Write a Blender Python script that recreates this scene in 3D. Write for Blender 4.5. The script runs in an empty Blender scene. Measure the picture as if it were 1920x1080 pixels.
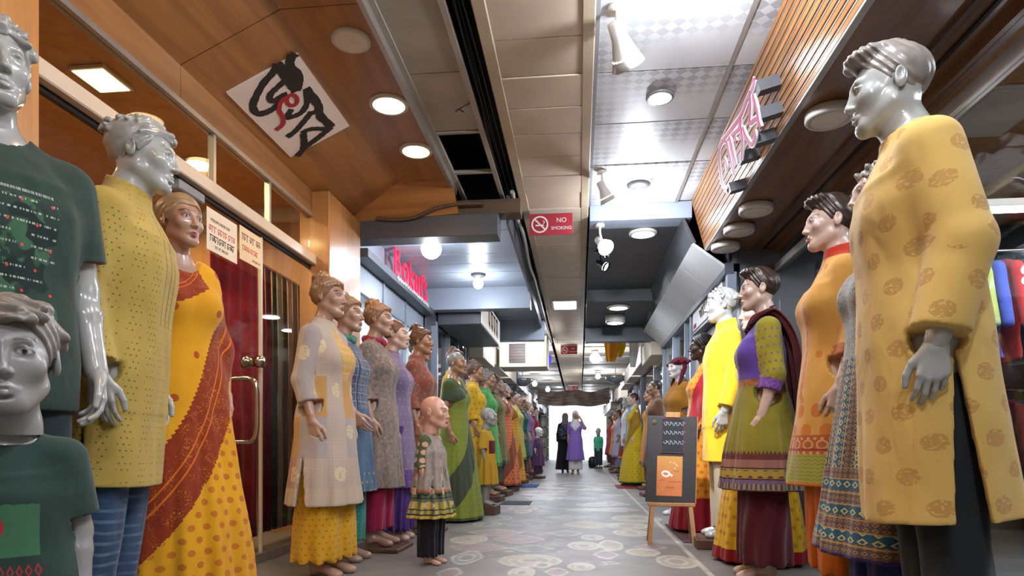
import bpy, bmesh, math, random
import numpy as np
from mathutils import Vector, Euler, Matrix
bpy.context.scene.render.use_persistent_data = False
# ---------------------------------------------------------------- camera, world, exposure
# corridor runs along +Y, X to the right, Z up; the eye is 0.75 m above the floor
SC = bpy.context.scene
cam_data = bpy.data.cameras.new('camera'); cam = bpy.data.objects.new('camera', cam_data)
SC.collection.objects.link(cam); SC.camera = cam
cam.location = (0.0, 0.0, 0.75); cam.rotation_euler = (math.radians(90), 0, math.radians(5.994))
cam_data.sensor_width = 36.0; cam_data.lens = 22.5; cam_data.shift_y = 295.0/1920.0
cam_data.clip_start = 0.05; cam_data.clip_end = 300
world = bpy.data.worlds.new('daylight'); SC.world = world; world.use_nodes = True
_bg = world.node_tree.nodes['Background']; _bg.inputs[0].default_value = (0.86, 0.93, 1.0, 1); _bg.inputs[1].default_value = 3.0
sun_data = bpy.data.lights.new('sun', 'SUN'); sun_data.energy = 3.0; sun_data.angle = math.radians(2)
sun = bpy.data.objects.new('sun', sun_data); SC.collection.objects.link(sun); sun.rotation_euler = (math.radians(38), 0, math.radians(200))
SC.view_settings.view_transform = 'Standard'; SC.view_settings.look = 'None'; SC.view_settings.gamma = 1.0
SC.view_settings.use_curve_mapping = False; SC.view_settings.exposure = 0.0
# ---------------------------------------------------------------- helpers
COL = bpy.context.scene.collection
R = math.radians
def lin(h):
    h = h.lstrip('#'); out = []
    for i in (0, 2, 4):
        c = int(h[i:i+2], 16)/255.0
        out.append(c/12.92 if c <= 0.04045 else ((c+0.055)/1.055)**2.4)
    return tuple(out)
def c4(h): return lin(h) + (1.0,)
def link(o, parent=None):
    COL.objects.link(o)
    if parent is not None: o.parent = parent
    return o
def mesh_np(name, V, F, smooth=True, mat=None):
    """V (n,3) float array, F (m,4) or (m,3) int array"""
    me = bpy.data.meshes.new(name)
    V = np.asarray(V, dtype=np.float32); F = np.asarray(F, dtype=np.int32)
    me.vertices.add(len(V)); me.vertices.foreach_set('co', V.ravel())
    k = F.shape[1]
    me.loops.add(F.size); me.loops.foreach_set('vertex_index', F.ravel())
    me.polygons.add(len(F))
    me.polygons.foreach_set('loop_start', np.arange(0, F.size, k, dtype=np.int32))
    me.polygons.foreach_set('loop_total', np.full(len(F), k, dtype=np.int32))
    me.update(calc_edges=True)
    me.polygons.foreach_set('use_smooth', np.full(len(F), smooth, dtype=bool))
    if mat is not None: me.materials.append(mat)
    return me
class MB:
    """collects boxes, bars, tubes, prisms; build() links them as one mesh object"""
    def __init__(s): s.v = []; s.f = []; s.sm = []
    def _add(s, vs, fs, smooth=False):
        n = len(s.v); s.v += [tuple(p) for p in vs]
        s.f += [tuple(i+n for i in f) for f in fs]; s.sm += [smooth]*len(fs); return s
    def box(s, x0, x1, y0, y1, z0, z1, b=0.0):
        if b <= 0:
            vs = [(x, y, z) for x in (x0, x1) for y in (y0, y1) for z in (z0, z1)]
            return s._add(vs, [(0,1,3,2),(4,6,7,5),(0,4,5,1),(2,3,7,6),(0,2,6,4),(1,5,7,3)])
        vs = []
        X = (x0, x1); Y = (y0, y1); Z = (z0, z1); sg = (1, -1)
        for i in (0,1):
            for j in (0,1):
                for k in (0,1):
                    vs += [(X[i], Y[j]+sg[j]*b, Z[k]+sg[k]*b), (X[i]+sg[i]*b, Y[j], Z[k]+sg[k]*b), (X[i]+sg[i]*b, Y[j]+sg[j]*b, Z[k])]
        def q(i,j,k,a): return (i*4+j*2+k)*3+a
        fs = []
        fs += [(q(0,0,0,0),q(0,0,1,0),q(0,1,1,0),q(0,1,0,0)), (q(1,0,0,0),q(1,1,0,0),q(1,1,1,0),q(1,0,1,0))]
        fs += [(q(0,0,0,1),q(1,0,0,1),q(1,0,1,1),q(0,0,1,1)), (q(0,1,0,1),q(0,1,1,1),q(1,1,1,1),q(1,1,0,1))]
        fs += [(q(0,0,0,2),q(0,1,0,2),q(1,1,0,2),q(1,0,0,2)), (q(0,0,1,2),q(1,0,1,2),q(1,1,1,2),q(0,1,1,2))]
        for i in (0,1):
            for j in (0,1): fs.append((q(i,j,0,0),q(i,j,1,0),q(i,j,1,1),q(i,j,0,1)) if i==j else (q(i,j,0,1),q(i,j,1,1),q(i,j,1,0),q(i,j,0,0)))
        for i in (0,1):
            for k in (0,1): fs.append((q(i,0,k,0),q(i,1,k,0),q(i,1,k,2),q(i,0,k,2)))
        for j in (0,1):
            for k in (0,1): fs.append((q(0,j,k,1),q(1,j,k,1),q(1,j,k,2),q(0,j,k,2)))
        for i in (0,1):
            for j in (0,1):
                for k in (0,1): fs.append((q(i,j,k,0),q(i,j,k,1),q(i,j,k,2)))
        return s._add(vs, fs)
    def prism(s, pts, axis, a0, a1, smooth=False):
        """pts: 2-D outline; axis 'x','y' or 'z' gives the extrusion axis"""
        def P(p, a):
            if axis == 'x': return (a, p[0], p[1])
            if axis == 'y': return (p[0], a, p[1])
            return (p[0], p[1], a)
        n = len(pts)
        vs = [P(p, a0) for p in pts] + [P(p, a1) for p in pts]
        fs = [(i, (i+1) % n, n+(i+1) % n, n+i) for i in range(n)]
        s._add(vs, fs, smooth)
        s._add(vs, [tuple(range(n-1, -1, -1)), tuple(range(n, 2*n))])
        return s
    def tube(s, pts, r, n=8, closed=False, cap=True):
        pts = [Vector(p) for p in pts]; m = len(pts)
        rs = r if isinstance(r, (list, tuple)) else [r]*m
        up = None; rings = []
        for i in range(m):
            if closed: d = pts[(i+1) % m] - pts[i-1]
            else: d = pts[min(i+1, m-1)] - pts[max(i-1, 0)]
            if d.length < 1e-9: d = Vector((0, 0, 1))
            d.normalize()
            if up is None:
                up = Vector((0, 0, 1)) if abs(d.z) < 0.9 else Vector((1, 0, 0))
            a = d.cross(up)
            if a.length < 1e-6: a = d.orthogonal()
            a.normalize(); b = a.cross(d); b.normalize(); up = b
            rings.append([pts[i] + a*(math.cos(2*math.pi*k/n)*rs[i]) + b*(math.sin(2*math.pi*k/n)*rs[i]) for k in range(n)])
        vs = [p for ring in rings for p in ring]; fs = []
        for i in range(m if closed else m-1):
            j = (i+1) % m
            for k in range(n):
                fs.append((i*n+k, i*n+(k+1) % n, j*n+(k+1) % n, j*n+k))
        s._add(vs, fs, True)
        if cap and not closed:
            s._add(rings[0], [tuple(range(n-1, -1, -1))]); s._add(rings[-1], [tuple(range(n))])
        return s
    def lathe(s, prof, c=(0, 0, 0), n=24, axis='z', smooth=True):
        vs = []; fs = []
        for (r, h) in prof:
            for k in range(n):
                a = 2*math.pi*k/n; x = r*math.cos(a); y = r*math.sin(a)
                if axis == 'z': vs.append((c[0]+x, c[1]+y, c[2]+h))
                elif axis == 'x': vs.append((c[0]+h, c[1]+x, c[2]+y))
                else: vs.append((c[0]+y, c[1]+h, c[2]+x))
        for i in range(len(prof)-1):
            for k in range(n): fs.append((i*n+k, i*n+(k+1) % n, (i+1)*n+(k+1) % n, (i+1)*n+k))
        s._add(vs, fs, smooth)
        if prof[0][0] > 1e-6: s._add(vs[:n], [tuple(range(n-1, -1, -1))])
        if prof[-1][0] > 1e-6: s._add(vs[-n:], [tuple(range(n))])
        return s
    def stroke(s, pts, w, depth, flat):
        """brush stroke: 2-D polyline with width(s), extruded by depth; flat(p2, h) -> 3-D point"""
        m = len(pts); ws = w if isinstance(w, (list, tuple)) else [w]*m
        L = []; Rr = []
        for i in range(m):
            a = pts[max(i-1, 0)]; b = pts[min(i+1, m-1)]
            dx, dy = b[0]-a[0], b[1]-a[1]; l = math.hypot(dx, dy) or 1
            nx, ny = -dy/l, dx/l; h = ws[i]/2
            L.append((pts[i][0]+nx*h, pts[i][1]+ny*h)); Rr.append((pts[i][0]-nx*h, pts[i][1]-ny*h))
        vs = [flat(p, depth) for p in L] + [flat(p, depth) for p in Rr] + [flat(p, 0) for p in L] + [flat(p, 0) for p in Rr]
        fs = []
        for i in range(m-1):
            fs += [(i, i+1, m+i+1, m+i), (2*m+i, 3*m+i, 3*m+i+1, 2*m+i+1), (i, 2*m+i, 2*m+i+1, i+1), (m+i, m+i+1, 3*m+i+1, 3*m+i)]
        fs += [(0, m, 3*m, 2*m), (m-1, 3*m-1, 4*m-1, 2*m-1)]
        return s._add(vs, fs)
    def mesh(s, name, mat=None):
        me = bpy.data.meshes.new(name); me.from_pydata([tuple(p) for p in s.v], [], s.f)
        me.polygons.foreach_set('use_smooth', s.sm)
        bm = bmesh.new(); bm.from_mesh(me); bmesh.ops.recalc_face_normals(bm, faces=bm.faces); bm.to_mesh(me); bm.free()
        if mat is not None: me.materials.append(mat)
        me.update(); return me
    def build(s, name, mat=None, parent=None):
        o = bpy.data.objects.new(name, s.mesh(name, mat)); return link(o, parent)
def tag(o, label=None, cat=None, group=None, kind=None):
    if label: o['label'] = label
    if cat: o['category'] = cat
    if group: o['group'] = group
    if kind: o['kind'] = kind
    return o
def thing(name, label, cat, loc=(0, 0, 0), rz=0.0, group=None):
    o = bpy.data.objects.new(name, None); o.empty_display_size = 0.1
    link(o); o.location = loc; o.rotation_euler = (0, 0, rz)
    return tag(o, label, cat, group)
def setting(name, loc=(0, 0, 0)):
    o = bpy.data.objects.new(name, None); link(o); o.location = loc; o['kind'] = 'structure'; return o
def struct(o):
    o['kind'] = 'structure'; return o
def inst(name, mesh, parent=None, loc=(0, 0, 0), rot=(0, 0, 0), scale=None):
    o = bpy.data.objects.new(name, mesh); link(o, parent); o.location = loc; o.rotation_euler = rot
    if scale: o.scale = scale
    return o
def smooth_pts(pts, k=4):
    """Catmull-Rom resample of a 2-D/3-D polyline"""
    P = [np.array(p, float) for p in pts]
    if len(P) < 3: return [tuple(p) for p in P]
    out = []
    for i in range(len(P)-1):
        p0 = P[max(i-1, 0)]; p1 = P[i]; p2 = P[i+1]; p3 = P[min(i+2, len(P)-1)]
        for j in range(k):
            t = j/k
            out.append(tuple(0.5*((2*p1)+(-p0+p2)*t+(2*p0-5*p1+4*p2-p3)*t*t+(-p0+3*p1-3*p2+p3)*t**3)))
    out.append(tuple(P[-1])); return out
# ---------------------------------------------------------------- signed-distance modelling of bodies and clothes
def smin(a, b, k):
    if k <= 0: return np.minimum(a, b)
    h = np.maximum(k-np.abs(a-b), 0)/k
    return np.minimum(a, b)-h*h*k*0.25
def smax(a, b, k): return -smin(-a, -b, k)
class Field:
    def __init__(s): s.ops = []
    def op(s, fn, lo, hi, k, mode): s.ops.append((fn, np.array(lo, float), np.array(hi, float), k, mode)); return s
    def ell(s, c, r, k=0.02, mode='u', rot=None):
        c = np.array(c, float); r = np.array(r, float); m = max(r)*(1.0 if rot is None else 1.3)
        M = None
        if rot is not None: M = np.array(Euler([R(a) for a in rot]).to_matrix()).T
        def fn(X, Y, Z):
            x, y, z = X-c[0], Y-c[1], Z-c[2]
            if M is not None:
                x, y, z = M[0,0]*x+M[0,1]*y+M[0,2]*z, M[1,0]*x+M[1,1]*y+M[1,2]*z, M[2,0]*x+M[2,1]*y+M[2,2]*z
            a = (x/r[0])**2+(y/r[1])**2+(z/r[2])**2
            b = (x/r[0]**2)**2+(y/r[1]**2)**2+(z/r[2]**2)**2
            k0 = np.sqrt(a); return k0*(k0-1)/np.maximum(np.sqrt(b), 1e-6)
        e = r if rot is None else np.array([m, m, m])
        return s.op(fn, c-e, c+e, k, mode)
    def cap(s, a, b, ra, rb, k=0.02, mode='u'):
        a = np.array(a, float); b = np.array(b, float); ba = b-a; L = max(float(ba @ ba), 1e-9)
        def fn(X, Y, Z):
            x, y, z = X-a[0], Y-a[1], Z-a[2]
            h = np.clip((x*ba[0]+y*ba[1]+z*ba[2])/L, 0, 1)
            return np.sqrt((x-h*ba[0])**2+(y-h*ba[1])**2+(z-h*ba[2])**2)-(ra+(rb-ra)*h)
        m = max(ra, rb)
        return s.op(fn, np.minimum(a, b)-m, np.maximum(a, b)+m, k, mode)
    def loft(s, rows, k=0.02, mode='u', disp=None, ex=2.3, inset=0.0, ztop=None, zadd=0.0):
        """rows (z, rx, ry, cy): stacked ovals"""
        T = np.array(sorted(rows), float)
        zz = np.linspace(T[0, 0], T[-1, 0], 160)
        ker = np.ones(9)/9.0
        tab = [np.convolve(np.pad(np.interp(zz, T[:, 0], T[:, i]), 4, mode='edge'), ker, 'valid') for i in (1, 2, 3)]
        z0, z1 = T[0, 0]-zadd, (T[-1, 0] if ztop is None else ztop)
        def fn(X, Y, Z):
            rx = np.interp(Z, zz, tab[0]); ry = np.interp(Z, zz, tab[1]); cy = np.interp(Z, zz, tab[2])
            kk = (np.abs(X/rx)**ex+np.abs((Y-cy)/ry)**ex)**(1/ex)
            d = (kk-1)*np.minimum(rx, ry)+inset
            if disp is not None: d = d-disp(X, Y, Z)
            return np.maximum(np.maximum(d, z0-Z), Z-z1)
        mx, my = T[:, 1].max(), (T[:, 2]+np.abs(T[:, 3])).max()
        return s.op(fn, (-mx-.03, -my-.03, z0), (mx+.03, my+.03, z1), k, mode)
    def cut(s, fn, k=0.0): return s.op(fn, (-9, -9, -9), (9, 9, 9), k, 'i')
    def eval(s, xs, ys, zs):
        D = np.full((len(xs), len(ys), len(zs)), 1.0, dtype=np.float32)
        for fn, lo, hi, k, mode in s.ops:
            mg = k+0.025
            i0, i1 = np.searchsorted(xs, lo[0]-mg), np.searchsorted(xs, hi[0]+mg)
            j0, j1 = np.searchsorted(ys, lo[1]-mg), np.searchsorted(ys, hi[1]+mg)
            k0, k1 = np.searchsorted(zs, lo[2]-mg), np.searchsorted(zs, hi[2]+mg)
            if i0 >= i1 or j0 >= j1 or k0 >= k1: continue
            X = xs[i0:i1, None, None]; Y = ys[None, j0:j1, None]; Z = zs[None, None, k0:k1]
            d = fn(X, Y, Z).astype(np.float32); A = D[i0:i1, j0:j1, k0:k1]
            if mode == 'u': A[...] = smin(A, d, k)
            elif mode == 's': A[...] = smax(A, -d, k)
            else: A[...] = smax(A, d, k)
        return D
EDG = [(0,1),(2,3),(4,5),(6,7),(0,2),(1,3),(4,6),(5,7),(0,4),(1,5),(2,6),(3,7)]
def surface_nets(D, o, h):
    ins = D < 0
    nx, ny, nz = D.shape
    c = np.zeros((nx-1, ny-1, nz-1), dtype=np.int8)
    for i in (0, 1):
        for j in (0, 1):
            for k in (0, 1): c += ins[i:nx-1+i, j:ny-1+j, k:nz-1+k]
    act = (c > 0) & (c < 8)
    ci = np.argwhere(act)
    if len(ci) == 0: return np.zeros((0, 3)), np.zeros((0, 4), int)
    idx = np.full(act.shape, -1, dtype=np.int32); idx[act] = np.arange(len(ci))
    corners = [(i, j, k) for i in (0, 1) for j in (0, 1) for k in (0, 1)]
    vals = np.stack([D[ci[:, 0]+a, ci[:, 1]+b, ci[:, 2]+e] for a, b, e in corners], 1)
    cs = np.array(corners, float)
    pos = np.zeros((len(ci), 3)); cnt = np.zeros(len(ci))
    for a, b in EDG:
        va, vb = vals[:, a], vals[:, b]; cr = (va < 0) != (vb < 0)
        t = np.where(cr, va/np.where(cr, va-vb, 1), 0)
        pos += cr[:, None]*(cs[a]+(cs[b]-cs[a])*t[:, None]); cnt += cr
    V = (ci+pos/cnt[:, None])*h+np.array(o)
    F = []
    for ax in range(3):
        sl0 = [slice(None)]*3; sl1 = [slice(None)]*3
        sl0[ax] = slice(0, -1); sl1[ax] = slice(1, None)
        a = ins[tuple(sl0)]; b = ins[tuple(sl1)]
        e = np.argwhere(a != b)
        u, v = (ax+1) % 3, (ax+2) % 3
        ok = (e[:, u] >= 1) & (e[:, v] >= 1) & (e[:, u] < D.shape[u]-1) & (e[:, v] < D.shape[v]-1)
        e = e[ok]
        if len(e) == 0: continue
        def cell(du, dv):
            q = e.copy(); q[:, u] += du; q[:, v] += dv; return idx[q[:, 0], q[:, 1], q[:, 2]]
        q = np.stack([cell(-1, -1), cell(0, -1), cell(0, 0), cell(-1, 0)], 1)
        inside_first = a[e[:, 0], e[:, 1], e[:, 2]]
        q = np.where(inside_first[:, None], q, q[:, ::-1]); F.append(q)
    return V, np.concatenate(F)
def sculpt(field, lo, hi, h):
    xs, ys, zs = [np.arange(lo[i], hi[i]+h, h) for i in range(3)]
    D = field.eval(xs, ys, zs)
    return surface_nets(D, (xs[0], ys[0], zs[0]), h)
def join(parts):
    Vs, Fs, n = [], [], 0
    for V, F in parts:
        Vs.append(V); Fs.append(F+n); n += len(V)
    return np.concatenate(Vs), np.concatenate(Fs)

# ---- head, in head units: centre between the ears, face towards -Y, chin -0.115, crown 0.11
def add_head(f, C, s=1.0, male=False, child=False):
    def P(x, y, z): return (C[0]+x*s, C[1]+y*s, C[2]+z*s)
    def E(c, r, k, mode='u', rot=None): f.ell(P(*c), [a*s for a in r], k*s, mode, rot)
    def K(a, b, ra, rb, k, mode='u'): f.cap(P(*a), P(*b), ra*s, rb*s, k*s, mode)
    jw = 1.10 if male else (1.04 if child else .94)
    E((0, .016, .03), (.073, .092, .082), .02)
    E((0, -.034, -.03), (.055*jw, .058, .078), .035)
    E((0, -.066, -.098 if not child else -.088), (.022*jw, .021, .017), .03)
    for m in (-1, 1):
        K((m*.047*jw, -.004, -.058), (m*.018*jw, -.064, -.097), .015, .013, .03)
        E((m*.041, -.062, -.024), (.019, .016, .018), .025)
    K((-.032, -.079, .021), (.032, -.079, .021), .010, .010, .02)
    for m in (-1, 1):
        E((m*.0305, -.097, .002), (.0185, .0145, .0115), .012, 's')
        E((m*.0305, -.0735, .001), (.0145, .0115, .0095), .006)
        K((m*.0175, -.082, .0045), (m*.0305, -.0885, .0085), .0026, .003, .004)
        K((m*.0305, -.0885, .0085), (m*.0445, -.079, .0035), .003, .0022, .004)
        K((m*.020, -.082, -.0055), (m*.042, -.078, -.004), .0024, .002, .005)
    nr = .8 if child else 1.0
    K((0, -.086, .014), (0, -.103*(.99 if child else 1), -.032), .0068, .0088*nr, .012)
    E((0, -.105*(.98 if child else 1), -.035), (.0095*nr, .0095, .0085), .006)
    for m in (-1, 1):
        E((m*.0105*nr, -.095, -.038), (.0066, .009, .0062), .005)
        E((m*.0052, -.103, -.0445), (.003, .005, .003), .002, 's')
    for m in (-1, 1):
        K((m*.0215, -.081, -.0685), (m*.004, -.0925, -.0635), .0035, .0054, .006)
        K((m*.0195, -.081, -.0725), (0, -.0905, -.0755), .0035, .0066, .006)
    K((-.02, -.095, -.0692), (.02, -.095, -.0692), .0016, .0016, .003, 's')
    E((0, -.088, -.084), (.014, .006, .004), .006, 's')
    for m in (-1, 1):
        E((m*.0755, .012, -.004), (.008, .018, .031), .006, rot=(-12, 0, m*18))
        E((m*.083, .010, .002), (.006, .010, .017), .004, 's', rot=(-12, 0, m*18))
    nk = .056 if male else .047
    K((0, .02, -.06), (0, .036, -.135), nk*.95, nk, .035)
    K((0, .036, -.135), (0, .046, -.24), nk, nk*1.1, .03)

HAIRLINE = dict(y=[-.2, -.10, -.065, -.05, -.035, -.012, .008, .028, .05, .10, .2],
                z=[.058, .056, .052, .035, .012, -.012, .022, -.03, -.072, -.082, -.085])
def add_hair(f, C, s, style, rng):
    def P(x, y, z): return (C[0]+x*s, C[1]+y*s, C[2]+z*s)
    vol = {'crop': .003, 'wave': .009, 'updo': .008, 'quiff': .004, 'boy': .008, 'long': .010}[style]
    f.ell(P(0, .018, .032), [(.074+vol)*s, (.093+vol)*s, (.083+vol)*s], .01)
    if style == 'quiff':
        f.ell(P(0, -.07, .092), [.058*s, .034*s, .020*s], .03*s)
        f.ell(P(0, -.02, .108), [.05*s, .06*s, .014*s], .03*s)
    if style in ('wave', 'boy'):
        n = 26 if style == 'wave' else 18
        for i in range(n):
            a = rng.uniform(-math.pi, math.pi); e = rng.uniform(.12, 1.15)
            x = .078*math.cos(e)*math.sin(a); y = .018-.097*math.cos(e)*math.cos(a); z = .034+.085*math.sin(e)
            q = Vector((-z, .3*z+.02, x)).normalized()*.022
            f.cap(P(x-q.x, y-q.y, z-q.z), P(x+q.x, y+q.y, z+q.z+.004), .011*s, .007*s, .007*s)
    if style in ('updo',):
        f.ell(P(0, .055, .105), [.048*s, .045*s, .036*s], .02*s)
        for i in range(34):
            a = rng.uniform(0, 2*math.pi); e = rng.uniform(.2, 1.5)
            x = .05*math.cos(e)*math.sin(a); y = .045-.05*math.cos(e)*math.cos(a); z = .10+.042*math.sin(e)
            f.ell(P(x, y, z), [.013*s]*3, .006*s)
        for i in range(16):
            t = (i+.5)/16; a = -1.9+3.8*t
            f.cap(P(.074*math.sin(a), .01-.09*math.cos(a), .06+.012*math.cos(3*a)), P(.05*math.sin(a), .03-.06*math.cos(a), .108), .010*s, .008*s, .006*s)
    if style == 'long':
        f.ell(P(0, .075, -.03), [.06*s, .04*s, .09*s], .03*s)
    hy, hz = np.array(HAIRLINE['y']), np.array(HAIRLINE['z'])
    if style == 'quiff': hz = hz+np.array([.012, .012, .01, .01, .012, 0, 0, 0, 0, 0, 0])
    if style == 'long': hz = hz+np.array([0, 0, 0, 0, 0, 0, -.02, -.06, -.06, -.06, -.06])
    fr = {'crop': 240, 'quiff': 150, 'wave': 110, 'boy': 120, 'updo': 130, 'long': 120}[style]
    am = {'crop': .0006, 'quiff': .0016, 'wave': .0022, 'boy': .002, 'updo': .0022, 'long': .002}[style]*s
    def fn(X, Y, Z):
        y = (Y-C[1])/s; z = (Z-C[2])/s; x = (X-C[0])/s
        return (np.interp(y, hy, hz)+.006*np.sin(x*90)-z)*.7*s
    f.cut(fn, .006*s)
    ops = f.ops
    def wav(X, Y, Z):
        y = (Y-C[1])/s; z = (Z-C[2])/s; x = (X-C[0])/s
        return -am*(np.sin(fr*(x+.35*np.sin(y*22+z*15)*.25)+z*40)+.6*np.sin(fr*.6*(x*.7+y*.5)+z*55))
    f.wav = wav

def hand_chain(f, W, a, n, t, s, curl=1.0, spread=1.0):
    """wrist W, a: finger direction, n: palm normal, t: thumb side"""
    W = np.array(W, float); a = np.array(a, float); a /= np.linalg.norm(a)
    t = np.array(t, float); t -= a*(t @ a); t /= np.linalg.norm(t)
    n0 = np.array(n, float); n = np.cross(a, t); n *= 1 if n @ n0 > 0 else -1
    f.cap(W-a*.05*s, W+a*.012*s, .026*s, .022*s, .015*s)
    off = [.028, .0095, -.0095, -.027]; L = [.072, .082, .075, .058]; kn = [.082, .088, .084, .074]
    rr = [.0083, .0086, .0082, .0073]
    for i in range(4):
        m0 = W+a*.012*s+t*off[i]*.45*s; kk = W+a*kn[i]*s+t*off[i]*spread*s
        f.cap(m0, kk, .0145*s, .0105*s, .012*s)
        p = kk; ang = 0.0
        for j, (fr, da) in enumerate(((.45, 16+4*i), (.31, 26), (.24, 18))):
            ang += R(da)*curl
            d = a*math.cos(ang)+n*math.sin(ang)+t*(off[i]*1.2*spread)
            q = p+d/np.linalg.norm(d)*L[i]*fr*s
            f.cap(p, q, rr[i]*(1-.08*j)*s, rr[i]*(1-.08*(j+1))*s, .003*s); p = q
    b0 = W+a*.018*s+t*.016*s; b1 = W+a*.052*s+t*.043*s+n*.014*s
    b2 = b1+(a*.85+t*.25+n*.25)*.034*s; b3 = b2+(a*.95-t*.02+n*.22)*.028*s
    f.cap(b0, b1, .0155*s, .0115*s, .014*s); f.cap(b1, b2, .0105*s, .0095*s, .004*s); f.cap(b2, b3, .0095*s, .0078*s, .003*s)

FEM = dict(sh=(.152, .012, 1.388), el=(.194, .038, 1.128), wr=(.206, -.035, .900), head=1.632, hs=1.0, neck=1.50,
    rows=[(.80, .155, .10, .0), (.88, .172, .115, .005), (.96, .165, .108, .005), (1.08, .122, .088, 0), (1.16, .132, .092, -.003), (1.27, .150, .10, -.005),
          (1.36, .158, .085, .005), (1.42, .125, .065, .015), (1.46, .075, .055, .022), (1.50, .05, .05, .028)],
    leg=[(.088, .0, .87, .09), (.08, -.008, .50, .056), (.078, .02, .36, .054), (.072, .02, .10, .034)],
    arm=(.047, .036, .024), bust=True)
MAL = dict(sh=(.186, .01, 1.455), el=(.236, .042, 1.172), wr=(.246, -.04, .922), head=1.722, hs=1.07, neck=1.58,
    rows=[(.84, .155, .11, 0), (.94, .172, .118, 0), (1.06, .158, .108, 0), (1.16, .150, .102, 0), (1.30, .172, .118, -.006), (1.42, .188, .112, 0),
          (1.49, .15, .085, .012), (1.535, .09, .065, .022), (1.58, .058, .058, .03)],
    leg=[(.092, .0, .92, .10), (.09, -.008, .52, .063), (.09, .02, .38, .062), (.085, .02, .10, .040)],
    arm=(.060, .046, .031), bust=False)
def scl(p, s): return tuple(a*s for a in p)
class Figure:
    """pose + proportions; builds the body mesh and knows where clothes go"""
    def __init__(s, base, scale=1.0, hs=None, arms=None, thick=1.0, child=False, neck_fwd=0.0):
        s.b = base; s.k = scale; s.hs = (hs if hs else base['hs']*scale); s.child = child; s.male = not base['bust']; s.th = thick
        s.arms = {}
        for sd in (-1, 1):
            a = dict(sh=base['sh'], el=base['el'], wr=base['wr'], hd=(0, -.18, -1), pn=(-1, .0, 0), tt=(0, -1, 0), curl=1.0)
            if arms and sd in arms: a.update(arms[sd])
            q = {}
            for kk in ('sh', 'el', 'wr'): q[kk] = (a[kk][0]*sd*scale, a[kk][1]*scale, a[kk][2]*scale)
            for kk in ('hd', 'pn', 'tt'): q[kk] = (a[kk][0]*sd, a[kk][1], a[kk][2])
            q['curl'] = a['curl']; s.arms[sd] = q
        s.neckz = base['neck']*scale
        s.hc = (0, .022*scale-.040*s.hs, s.neckz+.132*s.hs)
        s.top = s.hc[2]+.11*s.hs
    def torso_field(s, f):
        b, k = s.b, s.k
        f.loft([scl(r, k) for r in b['rows']], .02*k)
        if b['bust'] and not s.child:
            for m in (-1, 1): f.ell((m*.072*k, -.075*k, 1.265*k), (.062*k, .055*k, .062*k), .03*k)
        for m in (-1, 1):
            if s.male: f.cap((m*.03*k, .022*k, 1.545*k), (m*.150*k, .012*k, 1.465*k), .036*k, .05*k, .03*k)
            else: f.cap((m*.022*k, .022*k, 1.462*k), (m*.125*k, .012*k, 1.392*k), .032*k, .042*k, .03*k)
        f.cap((0, .025*k, 1.46*k if not s.male else 1.52*k), (0, .018*k-.0, s.neckz+.01*k), (.056 if not s.male else .064)*k, (.048 if not s.male else .058)*s.hs, .03*k)
    def body(s, h=.010, head_h=.0035, hand_h=.0035, legs=True):
        b, k = s.b, s.k
        f = Field(); s.torso_field(f)
        ra, rb, rc = [r*k*s.th for r in b['arm']]
        for sd in (-1, 1):
            a = s.arms[sd]
            f.cap(a['sh'], a['el'], ra, rb, .03*k); f.cap(a['el'], a['wr'], rb, rc, .02*k)
            e = np.array(a['el'])*.7+np.array(a['wr'])*.3
            f.ell(e, (rb*1.0,)*3, .012*k)
            L = [(x*sd*k, y*k, z*k, r*k*s.th) for x, y, z, r in b['leg']]
            for p, q in zip(L[:-1], L[1:]): f.cap(p[:3], q[:3], p[3], q[3], .03*k)
            an = L[-1]
            f.ell((an[0], an[1]+.012*k, .05*k), (.03*k, .036*k, .046*k), .03*k)
            f.cap((an[0], an[1]-.01*k, .065*k), (an[0]+sd*.008*k, an[1]-.125*k, .026*k), .032*k, .024*k, .03*k)
            f.ell((an[0]+sd*.008*k, an[1]-.13*k, .022*k), (.037*k, .045*k, .02*k), .03*k)
        lo = (-.45*k, -.33*k, -.01); hi = (.45*k, .24*k, s.neckz+.02*k)
        if not legs: lo = (lo[0], lo[1], .70*k)
        parts = [sculpt(f, lo, hi, h)]
        nb = len(parts[0][0])
        g = Field(); add_head(g, s.hc, s.hs, s.male, s.child)
        r = s.hs
        V, F = sculpt(g, (-.105*r, s.hc[1]-.135*r, s.neckz-.035*k), (.105*r, s.hc[1]+.125*r, s.top+.012), head_h); parts.append((V, F))
        s.head_range = (nb, nb+len(V))
        for sd in (-1, 1):
            a = s.arms[sd]; g = Field()
            hand_chain(g, a['wr'], a['hd'], a['pn'], a['tt'], k*(1.08 if s.male else .98), a['curl'])
            w = np.array(a['wr']); m = .21*k; mm = np.array(a['hd'], float); mm /= np.linalg.norm(mm)
            c = w+mm*.09*k; ex = .125*k
            parts.append(sculpt(g, c-ex, c+ex, hand_h))
        return join(parts)
    def hair(s, style, seed=1, h=.004):
        f = Field(); add_hair(f, s.hc, s.hs, style, random.Random(seed)); r = s.hs
        lo = (-.12*r, s.hc[1]-.14*r, s.hc[2]-.17*r); hi = (.12*r, s.hc[1]+.15*r, s.hc[2]+.165*r)
        xs, ys, zs = [np.arange(lo[i], hi[i]+h, h) for i in range(3)]
        D = f.eval(xs, ys, zs)
        D = D+f.wav(xs[:, None, None], ys[None, :, None], zs[None, None, :]).astype(np.float32)
        return surface_nets(D, (xs[0], ys[0], zs[0]), h)
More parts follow.
